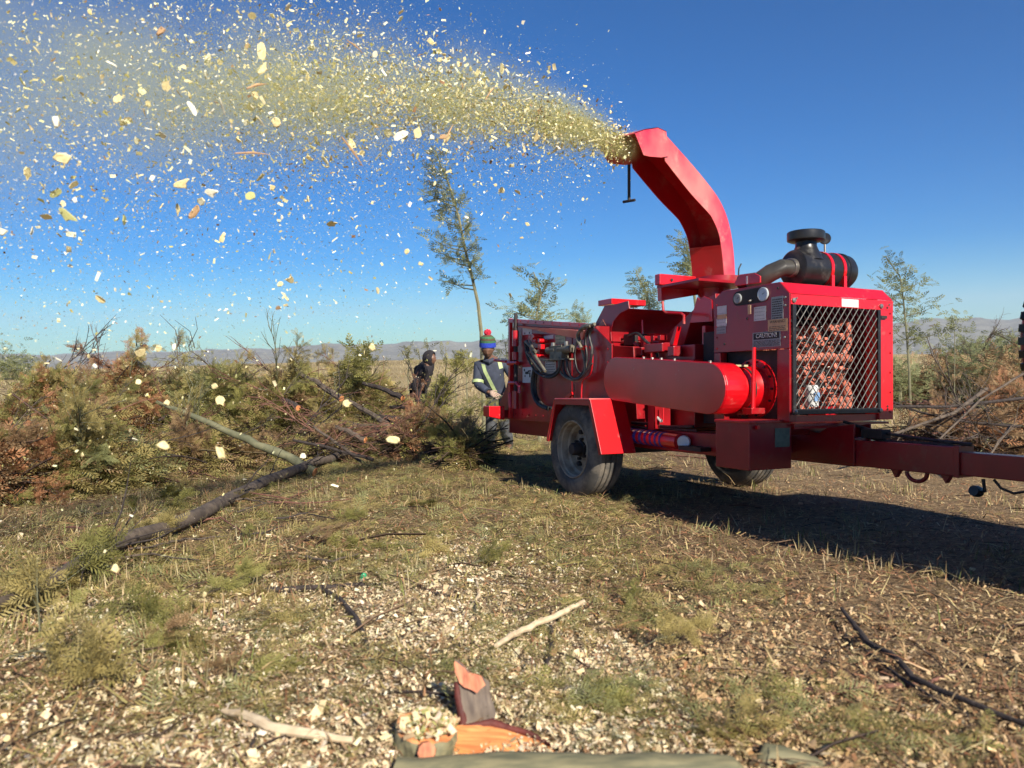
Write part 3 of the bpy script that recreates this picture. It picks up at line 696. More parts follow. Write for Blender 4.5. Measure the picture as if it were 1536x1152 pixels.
for i, (pl, r0, r1, m_, lab) in enumerate([
    ([(1310, 680, 7.6), (1400, 668, 7.9), (1470, 600, 8.3), (1536, 560, 8.6)], 
 .008, .013, BARK, 'grey bent branch rising out of the brown heap at the right edge'),
    ([(1330, 655, 8.2), (1430, 620, 8.6), (1480, 583, 9.0)], .014, .022, BARK, 'grey forked branch in the brown heap behind the drawbar'),
    ([(1300, 610, 8.6), (1420, 610, 8.8), (1536, 597, 9.0)], .013, .018, BARKD, 'long dark stem lying level across the brown heap'),
    ([(1330, 600, 9.2), (1380, 618, 9.0), (1440, 632, 8.8), (1530, 640, 8.6)], .012, .016, BARKD, 'dark stem sagging across the brown heap'),
    ([(1480, 690, 7.4), (1515, 640, 7.8)], .010, .012, BARK, 'short grey stub leaning in the brown heap')]):
    rr = [r0 + (r1 - r0) * k / (len(pl) - 1) for k in range(len(pl))]
    o, pts = stick(pl, rr, m_, lab, 'dead_branch', 'branch'); side_twigs(o, pts, 8, .5, .006, m_, i + 30, .5)

o, pts = stick([(330, 899), (430, 892), (530, 884), (580, 882)], [.010, .014, .011, .006], BARKD, 'black forked stick lying level at the edge of the chips', cat='stick'); side_twigs(o, pts, 3, .12, .003, BARKD, 5, .1)
f_ = MB(); a = [on_ground(*q) for q in [(485, 893), (510, 908), (535, 938), (548, 968), (553, 992)]]; f_.tube([p - o.location + Vector((0, 0, .028)) for p in a], [.010, .012, .012, .010, .007], 6); f_.build('fork', BARKD, o, smooth=True)
o, pts = stick([(1262, 930), (1285, 962), (1300, 985), (1345, 1010), (1370, 1042), (1450, 1078), (1540, 1114)], [.006, .010, .011, .010, .010, .009, .008], BARKD, 'thin black crooked stick on the chips at the lower right', lift=.03)
f_ = MB(); a = [on_ground(*q) for q in [(1298, 988), (1350, 1030), (1400, 1062), (1418, 1078)]]; f_.tube([p - o.location + Vector((0, 0, .03)) for p in a], [.006, .006, .005, .003], 6); f_.build('fork', BARKD, o, smooth=True)
stick([(1175, 1042), (1250, 1049), (1330, 1038), (1390, 1034), (1440, 1012)], [.010, .010, .008, .006, .004], BARKR, 'reddish stick lying level under the black crooked stick')
stick([(1075, 1118), (1140, 1082), (1185, 1068), (1240, 1070)], [.006, .008, .008, .005], BARKD, 'dark curved twig near the bottom right of centre')
stick([(1120, 1140), (1190, 1095), (1250, 1050)], [.004, .004, .003], BARKP, 'yellowish twig crossing the dark curved twig')
stick([(745, 992), (775, 972), (810, 955), (850, 936), (876, 921)], [.009, .012, .012, .011, .008], BARKP, 'straight pale peeled stick above the orange log', lift=.035)
stick([(826, 948), (828, 975), (822, 1000), (815, 1022)], [.010, .010, .009, .006], BARKD, 'dark curved stub below the pale peeled stick')
stick([(715, 875), (718, 900), (700, 925), (685, 940)], [.006, .008, .006, .004], BARKP, 'thin pale forked twig standing out on the chips')
stick([(713, 915), (711, 950), (690, 975), (620, 1000)], [.007, .007, .006, .004], BARKD, 'dark curved twig under the pale forked twig')
stick([(335, 1086), (370, 1096), (405, 1114), (450, 1122), (530, 1133)], [.006, .013, .014, .013, .009], BARKP, 'long cream bark strip on the chips at lower left', lift=.02)
stick([(240, 1150), (262, 1118)], [.006, .005], BARKD, 'short dark twig at the bottom left corner')
stick([(372, 1150), (388, 1105), (398, 1090)], [.007, .006, .004], BARKD, 'dark twig under the cream bark strip')
stick([(345, 990), (352, 1020), (370, 1035), (410, 978)], [.007, .008, .008, .006], BARKD, 'hooked black twig on the chips at lower left')
stick([(0, 905), (60, 898), (120, 905), (160, 890)], [.008, .009, .007, .005], BARKR, 'brown branch running in from the left edge')
stick([(200, 1000), (330, 1000), (430, 960), (520, 905)], [.006, .006, .006, .004], BARKG, 'long green stalk slanting over the leaf litter')
stick([(430, 1062), (520, 1020), (600, 985), (650, 970)], [.006, .006, .005, .003], BARKG, 'green stalk lying beside the pale chips')
stick([(620, 880), (650, 895), (690, 900)], [.004, .004, .003], BARKD, 'thin dark twig left of the pale forked twig')
stick([(1060, 690), (1000, 684)], [.01, .01], BARKR, 'small twig under the machine')
for i in range(16):
    px_ = rng.uniform(20, 620); py_ = rng.uniform(740, 890); px_ *= .75; dx = rng.uniform(60, 150)
    stick([(px_, py_), (px_ + dx * .5, py_ + rng.uniform(-14, 10)), (px_ + dx, py_ + rng.uniform(-25, 18))], [.007, .006, .003], random.choice([BARKD, BARKR, BARK]), 'thin crooked stem lying among the trodden leaves', group='thin stems among the trodden leaves', lift=.03, wob=.5)

# chopped trunk pieces at the bottom edge
def rough(o, amp, sc, cuts=3, seed=0.):
    me = o.data; bm = bmesh.new(); bm.from_mesh(me)
    bmesh.ops.triangulate(bm, faces=bm.faces); bmesh.ops.subdivide_edges(bm, edges=bm.edges, cuts=cuts, use_grid_fill=True)
    for v in bm.verts:
        q = v.co * sc + Vector((seed, 0, 0)); n_ = Vector((noise.noise(q), noise.noise(q + Vector((9, 0, 0))), noise.noise(q + Vector((0, 9, 0)))))
        v.co += n_ * amp + Vector((noise.noise(q * 4), noise.noise(q * 4 + Vector((3, 3, 0))), noise.noise(q * 4 + Vector((0, 5, 5))))) * amp * .35
    bm.to_mesh(me); bm.free(); me.polygons.foreach_set('use_smooth', [True] * len(me.polygons)); me.set_sharp_from_angle(angle=R(45))
def grain(name, c, c2, stretch):
    M = mat(name, c, .75, color2=c2, nscale=30, bump=.004, bscale=22); n = M.node_tree; tc = [q for q in n.nodes if q.type == 'TEX_COORD'][0]
    mp = n.nodes.new('ShaderNodeMapping'); mp.inputs['Scale'].default_value = stretch
    for l in list(tc.outputs['Object'].links): to = l.to_socket; n.links.remove(l); n.links.new(mp.outputs[0], to)
    n.links.new(tc.outputs['Object'], mp.inputs[0]); return M
CUTG = grain('fresh_split_wood', (.78, .36, .12), (.58, .19, .06), (.25, 2.5, 2.5))
CUTV = grain('torn_orange_wood', (.62, .25, .13), (.36, .11, .06), (2.5, 2.5, .4))
BARKV = grain('furrowed_bark', (.20, .155, .115), (.10, .075, .06), (2.2, 2.2, .35))
BARKH = grain('mossy_log_bark', (.235, .21, .115), (.12, .12, .07), (.4, 2., 2.))
INN = mat('dark_red_inner_bark', (.13, .025, .018), .7, noise_amt=.5, nscale=18, bump=.004)
p = on_ground(724, 1100); root = empty('bark_slab', p, R(12)); tag(root, 'upright split piece of grey bark with torn orange top', 'bark piece')
pr = [(-.045, .0, .022), (.038, .0, .026), (.042, .07, .026), (.040, .135, .024), (.026, .150, .022), (.006, .150, .02), (-.012, .176, .016), (-.030, .205, .01), (-.040, .212, .006), (-.043, .17, .012), (-.046, .08, .02)]
n = len(pr); mb = MB(); fr = [(x_, -t, z_) for x_, z_, t in pr]; bk = [(x_ * .9, t + .01, z_ * .96) for x_, z_, t in pr]
mb.add(fr + bk, [tuple(range(n)), tuple(range(2 * n - 1, n - 1, -1))] + [(i, (i + 1) % n, (i + 1) % n + n, i + n) for i in range(n)]); mb.mi = [0, 0] + [1 if 3 <= i <= 8 else 0 for i in range(n)]
o = mb.build('slab', [BARKV, CUTV], root); rough(o, .010, 22); o.rotation_euler = (R(-16), R(-7), 0)
mb = MB(); mb.add([(.022, -.030, .150), (-.012, -.024, .172), (-.040, -.014, .206), (-.047, -.018, .178), (-.03, -.032, .135), (.0, -.038, .115), (.03, -.032, .128), (.02, -.02, .14), (-.03, -.01, .17)], [(0, 1, 5, 6), (1, 2, 3, 4), (1, 4, 5), (0, 6, 7), (2, 8, 3), (7, 6, 5, 4, 3, 8)])
o = mb.build('torn_top', CUTV, root); rough(o, .008, 30, 2); o.rotation_euler = (R(-16), R(-7), 0)
mb = MB(); mb.tube([(-.045, -.014, .0), (-.050, -.012, .08), (-.046, -.006, .15)], [.014, .012, .007], 8); o = mb.build('split_face', INN, root); rough(o, .006, 30, 1); o.rotation_euler = (R(-16), R(-7), 0)
pa = on_ground(600, 1165); pb = on_ground(1112, 1170)
mb = MB(); d_ = Vector(pb) - Vector(pa); mb.tube([d_ * t for t in (0, .15, .3, .45, .6, .75, .9, .97, 1)], [.050, .056, .060, .063, .062, .064, .060, .055, .03], 22)
o = mb.build('split_log', BARKH, None, loc=(pa.x, pa.y - .045, pa.z + .020)); rough(o, .010, 9, 1); tag(o, 'long olive grey log lying along the bottom edge of the view', 'log')
w0 = on_ground(672, 1143) - o.location; w1 = on_ground(862, 1146) - o.location; w0 = Vector(w0) + Vector((0, .03, .012)); w1 = Vector(w1) + Vector((0, .02, -.01))
mb = MB(); q = lambda t, dy, dz: tuple(w0.lerp(w1, t) + Vector((0, dy, dz)))
top = [q(0, -.03, .035), q(.04, .03, .052), q(.3, .075, .045), q(.6, .065, .03), q(.85, .04, .012), q(1, .01, -.005), q(.9, -.03, .0), q(.5, -.045, .02)]
bot = [(a, b, c - .07) for a, b, c in top]; n = len(top); mb.add(top + bot, [tuple(range(n)), tuple(range(2 * n - 1, n - 1, -1))] + [(i, (i + 1) % n, (i + 1) % n + n, i + n) for i in range(n)])
c_ = mb.build('cut_face', CUTG, o); rough(c_, .006, 14, 3)
mb = MB(); mb.tube([q(.1, .05, .045), q(.35, .085, .045), q(.65, .075, .028), q(.98, .03, .0)], [.006, .010, .010, .004], 8); c_ = mb.build('bark_edge', INN, o); rough(c_, .006, 25, 1)
p = on_ground(640, 1128); mb = MB(); mb.lathe([(.0, -.06), (.085, -.06), (.090, .0), (.086, .045), (.080, .056), (.062, .060), (.0, .062)], (0, 0, 0), (.10, -.08, 1), 26); mb.mi = [1 if (f // 26) >= 4 else 0 for f in range(len(mb.f))]
st = mb.build('cut_stump', [BARKH, CUT], None, loc=(p.x, p.y, p.z + .012)); rough(st, .014, 14, 1); tag(st, 'low cut stump with orange rim, heaped with chips, at the bottom edge', 'stump')
mb = MB(); mb.tube([(.0, -.055, .03), (.012, -.105, .045)], [.020, .022], 10); k_ = mb.build('branch_stub', CUTV, st); rough(k_, .006, 30, 1)
n = 420; a_ = rng.uniform(0, 2 * np.pi, n); r_ = .078 * rng.uniform(0, 1, n) ** .5; s_ = rng.lognormal(np.log(.013), .4, n)
scatter_mesh('chips_on_stump', FLAKE, FLAKE_T, np.stack([p.x + r_ * np.cos(a_) + .008, p.y + r_ * np.sin(a_) - .004, p.z + .078 + rng.uniform(0, .03, n) * (1 - r_ / .09)], 1), rand_rot(n, .6), np.stack([s_, s_ * rng.uniform(.4, 1, n), s_ * .5], 1), pal([(.80, .64, .38), (.72, .50, .28), (.84, .74, .5), (.3, .3, .1)], n, .25), CHIPM, 'cream chips heaped on the low stump')
p = on_ground(1195, 1160); s1 = MB(); s1.tube([(-.12, 0, -.01), (-.06, .03, .012), (.03, .0, .006), (.12, -.06, -.03)], [.03, .045, .05, .03], 10)
st = s1.build('wood_block', BARKH, None, loc=p); rough(st, .014, 12, 2); tag(st, 'grey weathered block of wood at the bottom edge right of the long log', 'wood block')
p = on_ground(545, 871); s1 = MB(); s1.lathe([(0, .022), (.013, .022), (.018, .0), (.019, -.004), (.016, -.004), (.0, .016)], (0, 0, 0), (.2, -.3, 1), 14)
st = s1.build('bottle_cap', GREENCAP, None, smooth=True, loc=p + Vector((0, 0, .012))); tag(st, 'small bright green plastic cap lying on the leaf litter', 'bottle cap')

# ------------------------------------------------------------------ wattle saplings, shrubs and field posts
def tree(px_trunk, Y, r, clusters, label, name='wattle_sapling', leaf=LTREE, frl=.2, nf=16, base=None, spreadr=.16, cat='tree', group=None, bark=TRUNKG):
    pts = [at(a, b, Y + (i * .05)) for i, (a, b) in enumerate(px_trunk)]
    if base is None:
        g = pts[0].copy(); g.z = gz(g.x, g.y) - .02
        if g.z < pts[0].z: pts.insert(0, g)
    org = pts[0].copy(); root = empty(name, org); tag(root, label, cat, group)
    mb = MB(); n = len(pts); mb.tube([p - org for p in pts], [r * (1 - .8 * i / (n - 1)) + .003 for i in range(n)], 6)
    P = []; D = []; Ls = []
    rd = random.Random(int(px_trunk[0][0] * 7 + n))
    br = MB()
    for cl in clusters:
        cx, cy = cl[0], cl[1]; sz = cl[2] if len(cl) > 2 else 1.
        c = at(cx, cy, Y + rd.uniform(-.45, .45))
        # attach to the trunk a little below
        best = min((pts[i].lerp(pts[i + 1], t / 6) for i in range(n - 1) for t in range(7)), key=lambda q: (q - c).length + (2.5 * max(0, q.z - c.z + .1)))
        mid = best.lerp(c, .55) + Vector((0, 0, -.06 * (c - best).length))
        br.tube([best - org, mid - org, c - org], [r * .28 + .002, r * .2 + .0015, .0015], 4, cap=False)
        ax = (c - best); ax = ax.normalized() if ax.length > .01 else Vector((0, 0, 1))
        for k in range(int(nf * sz)):
            t = rd.betavariate(3, 1.2); q = best.lerp(mid, t * 2) if t < .5 else mid.lerp(c, t * 2 - 1)
            q = q + Vector([rd.gauss(0, spreadr * .45) for _ in range(3)]) * sz
            P.append(tuple(q - org)); d = ax * .7 + Vector((rd.gauss(0, .7), rd.gauss(0, .7), rd.gauss(.15, .5))); D.append(tuple(d)); Ls.append(frl * rd.uniform(.6, 1.2))
    mb.build('trunk', bark, root, smooth=True); br.build('limb', bark, root)
    if P:
        fm = fronds_mesh('crown', P, D, Ls, FRS); link('crown', fm, leaf, root)
    return root
tree([(722, 500), (717, 455), (708, 415), (697, 370), (688, 325), (675, 280), (662, 250), (653, 226)], 12.6, .034,
     [(655, 232, 1.1), (643, 245), (668, 248), (640, 268, 1.3), (660, 268), (632, 285), (652, 295, 1.4), (672, 290), (668, 312, 1.4), (690, 305), (655, 322), (682, 330, 1.2), (645, 356, 1.2), (662, 362, 1.2), (700, 345), (712, 362), (655, 376), (672, 385), (690, 380), (712, 382, .8), (662, 420, 1.), (680, 425, .6), (718, 410, 1.), (700, 400), (690, 355, 1.2), (708, 330, .6)],
     'tall thin leaning wattle sapling behind the worker in the striped hat', frl=.17, nf=24, spreadr=.10)
tree([(806, 500), (805, 470), (812, 440), (800, 408)], 12.0, .03, [(790, 408), (800, 420, 1.2), (822, 428), (812, 440, 1.3), (805, 452), (760, 462, 1.1), (775, 468), (790, 468, 1.2), (822, 462, 1.2), (805, 472, 1.4), (835, 476, .6), (765, 478, .7), (815, 478)],
     'small branching wattle sapling rising above the infeed hopper', nf=16)
tree([(768, 640), (766, 560), (757, 512)], 12.4, .02, [(757, 512, .8), (765, 525, .8), (752, 528, .6), (768, 545, .6)], 'thin sapling half hidden between the worker and the hopper')
tree([(976, 470), (970, 440), (955, 412)], 13, .025, [(953, 413), (962, 425), (950, 430, .8), (970, 437, 1.1), (958, 446), (975, 450), (982, 458, 1.2), (965, 455)], 'wattle sapling top showing over the drum hood')
tree([(1045, 470), (1040, 430), (1035, 395), (1028, 360)], 12.5, .03, [(1024, 362), (1032, 372, 1.2), (1020, 378, .8), (1035, 388, 1.2), (1022, 402, 1.1), (1014, 398, .8), (1040, 400), (1032, 412, 1.1), (1044, 378, .8)], 'wattle sapling top showing under the bent chute')
tree([(1366, 620), (1364, 560), (1360, 500), (1355, 450), (1350, 415), (1328, 384)], 10.4, .016,
     [(1328, 385, .9), (1336, 395), (1345, 398, .8), (1340, 410, 1.1), (1355, 420, 1.1), (1330, 425, 1.), (1345, 432, 1.3), (1360, 435, 1.2), (1375, 425, 1.1), (1388, 418, .9), (1335, 442), (1350, 450, 1.3), (1362, 462, 1.1), (1385, 458, 1.1), (1400, 460, .9), (1342, 470, 1.2), (1355, 482, 1.3), (1370, 492, 1.1), (1395, 495, 1.2), (1412, 498, .9), (1340, 495, 1.1), (1380, 505, 1.)],
     'young wattle with bare lower stem just right of the engine housing', frl=.15, nf=15)
tree([(1432, 540), (1432, 500), (1428, 472)], 14, .007, [(1427, 472), (1434, 482, 1.1), (1445, 483), (1425, 488)], 'small wattle standing alone against the hills at right', nf=12)
tree([(868, 500), (868, 482)], 30, .03, [(868, 474, 1.2), (862, 478), (874, 478), (868, 480, 1.2)], 'small round bush on the skyline behind the hopper', 'bush', frl=.32, nf=26, spreadr=.35, cat='bush')
tree([(25, 562), (22, 545)], 33, .06, [(10, 545, 1.6), (22, 540, 1.8), (34, 548, 1.6), (0, 552, 1.6), (40, 556, 1.4), (-12, 550, 1.6), (15, 553, 1.8), (28, 556, 1.8)], 'dark bush on the tan field at the left edge', 'bush', frl=.34, nf=40, spreadr=.45, cat='bush')
for (a, b, t, lab, nf) in [(612, 560, 520, 'thin grassy sapling left of the dark hooded figure', 8), (640, 560, 508, 'nearly bare sapling above the dark hooded figure', 3), (668, 560, 520, 'bare thin sapling right of the hooded figure', 3), (683, 570, 530, 'green feathery sapling between the two people', 16), (700, 572, 532, 'small green sapling left of the striped hat', 14), (662, 625, 572, 'green feathery shoot in front of the hooded figure', 60), (650, 628, 590, 'low green shoot hiding the legs of the hooded figure', 50), (628, 560, 524, 'thin bare sapling behind the hooded figure', 2)]:
    tree([(a, b), (a + 2, (b + t) / 2), (a, t)], 17 if nf < 40 else 13.6, .016, [(a + rng.uniform(-7, 7), t + (b - t) * q * .8, .9) for q in (0, .15, .3, .45, .6, .8)], lab, frl=.2, nf=nf, leaf=LGREEN, spreadr=.12)
tree([(505, 600), (500, 560), (545, 545)], 12, .02, [(540, 530, 1.4), (550, 535, 1.2), (532, 540, 1.2), (545, 548, 1.4), (535, 555, 1.3)], 'leafy bough sticking up out of the low heap', frl=.2, nf=26, leaf=LGREEN)
for i, (a, b) in enumerate([((270, 525), (240, 472)), ((283, 520), (293, 475)), ((292, 522), (262, 480))]):
    stick([(a[0], a[1], 9.6), ((a[0] + b[0]) / 2 + 8, (a[1] + b[1]) / 2 - 4, 9.6), (b[0], b[1], 9.6)], [.006, .004, .002], BARKD, ['long bare twig arching left above the green heap', 'bare twig rising straight above the green heap', 'short bare twig beside the arching twig'][i], 'bare_twig', 'twig')
# bare tree at right edge
rdm = random.Random(5)
def bare_tree(px0, base, top, Y, label, n=16, w=60):
    b = at(px0, base, Y); b.z = gz(b.x, b.y) - .05; root = empty('bare_tree', b); tag(root, label, 'tree'); mb = MB(); H = at(px0, top, Y).z - b.z
    def grow(p, d, L, r, lev):
        pts = [p]; 
        for k in range(4):
            d = (d + Vector([rdm.gauss(0, .14) for _ in range(3)])).normalized(); p = p + d * L / 4; pts.append(p)
        mb.tube(pts, [r, r * .85, r * .7, r * .6, r * .5], 4, cap=False)
        if lev < 4:
            for _ in range(4 if lev else 6):
                t = rdm.randint(1, 4); grow(pts[t], (d + Vector((rdm.gauss(0, .55), rdm.gauss(0, .55), rdm.gauss(.1, .35)))).normalized(), L * rdm.uniform(.5, .7), r * .5, lev + 1)
    grow(Vector((0, 0, 0)), Vector((0, 0, 1)), H * .45, .06, 0)
    mb.build('trunk', BARK, root)
bare_tree(1490, 560, 452, 21, 'leafless grey tree on the skyline at the right edge')
bare_tree(1535, 560, 455, 24, 'leafless tree cut off by the right edge of the view')
# dark evergreen shrub belt right
for i, (a, b, w_, Y, lab) in enumerate([(1445, 535, 30, 26, 'dark green shrub left in the belt below the hills'), (1490, 530, 32, 27, 'dark green shrub in the middle of the belt'), (1530, 525, 34, 26, 'dark green shrub cut off by the right edge'), (1350, 562, 22, 17, 'olive shrub close to the engine housing'), (1412, 562, 26, 18, 'low olive shrub below the small wattle'), (1470, 562, 28, 17, 'green shrub under the bare tree'), (1520, 562, 26, 16, 'bushy green shrub above the rusty heap')]):
    tree([(a, b + 20), (a, b)], Y, .05, [(a + rng.uniform(-w_, w_), b + rng.uniform(-12, 16), 1.3) for _ in range(22)], lab, 'shrub', leaf=[LTREE, LTREE, LTREE, LTREE, LBROWN, LTREE, LBROWN][i], frl=.34 if Y > 20 else .25, nf=15, spreadr=.45, cat='shrub')
for i, (a, t, b) in enumerate([(578, 560, 600), (92, 560, 592)][:1]):
    p = at(a, b, 13.5); p.z = gz(p.x, p.y); H = at(a, t, 13.5).z - p.z; mb = MB(); mb.tube([(0, 0, 0), (.01, 0, H * .5), (-.005, 0, H)], [.018, .016, .014], 6)
    tag(mb.build('field_post', BARKD, None, loc=p), 'thin dark post standing in the field left of the hooded figure', 'post')

# ------------------------------------------------------------------ people
def skin_mesh(name, verts, edges, radii, root=0, sub=1):
    bm = bmesh.new(); sk = bm.verts.layers.skin.verify()
    vs_ = [bm.verts.new(v) for v in verts]
    for e in edges: bm.edges.new((vs_[e[0]], vs_[e[1]]))
    for i, v in enumerate(vs_):
        r_ = radii[i]; v[sk].radius = r_ if isinstance(r_, tuple) else (r_, r_)
    vs_[root][sk].use_root = True
    me = bpy.data.meshes.new(name); bm.to_mesh(me); bm.free()
    o = bpy.data.objects.new(name, me); COL.objects.link(o)
    a = o.modifiers.new('skin', 'SKIN'); a.use_smooth_shade = True; b = o.modifiers.new('sub', 'SUBSURF'); b.levels = sub; b.render_levels = sub
    bpy.context.view_layer.update(); dg = bpy.context.evaluated_depsgraph_get()
    out = bpy.data.meshes.new_from_object(o.evaluated_get(dg)); bpy.data.objects.remove(o); bpy.data.meshes.remove(me)
    out.name = name; out.materials.clear(); return out
def head_mesh(center, facing, up, h=.225):
    """head with brow, nose, lips, ears, chin"""
    bm = bmesh.new(); bmesh.ops.create_icosphere(bm, subdivisions=4, radius=1)
    fx = Vector(facing).normalized(); uz = Vector(up); uz = (uz - fx * uz.dot(fx)).normalized(); sx = uz.cross(fx)
    for v in bm.verts:
        c = v.co; x_, y_, z_ = c.x, c.y, c.z     # x side, y front, z up
        wx = .36 * (1 - .22 * max(0, -z_)); wy = .45; wz = .5
        px_, py_, pz_ = x_ * wx, y_ * wy, z_ * wz
        if y_ > 0:
            def g(cx, cz, s_): return math.exp(-(((px_ - cx) / s_) ** 2 + ((pz_ - cz) / s_) ** 2))
            py_ += .10 * math.exp(-(px_ / .05) ** 2) * math.exp(-((pz_ + .08) / .09) ** 2)      # nose
            py_ += .03 * math.exp(-((pz_ - .10) / .04) ** 2)                                   # brow
            py_ -= .05 * (g(.14, .03, .055) + g(-.14, .03, .055))                              # eye sockets
            py_ += .045 * math.exp(-(px_ / .09) ** 2) * math.exp(-((pz_ + .24) / .03) ** 2)     # lips
            py_ -= .02 * math.exp(-((pz_ + .20) / .02) ** 2); py_ += .05 * g(0, -.4, .1)
        for sg in (-1, 1):
            e = math.exp(-((pz_ + .02) / .08) ** 2) * math.exp(-((py_ + .02) / .05) ** 2) * max(0, sg * x_) ** 4; px_ += sg * .07 * e
        v.co = Vector(center) + (sx * px_ + fx * py_ + uz * pz_) * h
    return bm
def hand_verts(wrist, d, palm_n, curl=.5, s_=1., thumb_side=1):
    """returns verts, edges, radii for a palm with five fingers"""
    d = Vector(d).normalized(); nrm = Vector(palm_n); nrm = (nrm - d * nrm.dot(d)).normalized(); sd_ = d.cross(nrm) * thumb_side
    V = [Vector(wrist)]; E = []; Rr = [.026 * s_]
    palm = V[0] + d * .055 * s_; V.append(palm); Rr.append((.036 * s_)); E.append((0, 1))
    for k, (off, ln) in enumerate([(.030, .066), (.010, .076), (-.010, .071), (-.029, .056)]):
        prev = 1; p = palm + sd_ * off * s_ + d * .035 * s_; dd = d.copy()
        for j in range(3):
            V.append(p.copy()); Rr.append((.0095 - .0012 * j) * s_); E.append((prev, len(V) - 1)); prev = len(V) - 1
            dd = (dd + nrm * curl * .6).normalized(); p = p + dd * ln * .42 * s_
        V.append(p.copy()); Rr.append(.0065 * s_); E.append((prev, len(V) - 1))
    prev = 0 if False else 1; p = V[0] + d * .03 * s_ + sd_ * .035 * s_; dd = (d * .6 + sd_ * .8 + nrm * .3).normalized()
    for j in range(3):
        V.append(p.copy()); Rr.append((.011 - .0015 * j) * s_); E.append((prev if j else 1, len(V) - 1)); prev = len(V) - 1
        dd = (dd + d * .35 + nrm * .15).normalized(); p = p + dd * .03 * s_
    return V, E, Rr
def join_graph(parts):
    V = []; E = []; Rr = []
    for (v, e, r_) in parts:
        n = len(V); V += list(v); E += [(a + n, b + n) for a, b in e]; Rr += list(r_)
    return V, E, Rr
def tail_merge(me, bm_list):
    bm = bmesh.new(); bm.from_mesh(me)
    for b2 in bm_list:
        t = bpy.data.meshes.new('t'); b2.to_mesh(t); bm.from_mesh(t); bpy.data.meshes.remove(t); b2.free()
    bm.to_mesh(me); bm.free(); return me

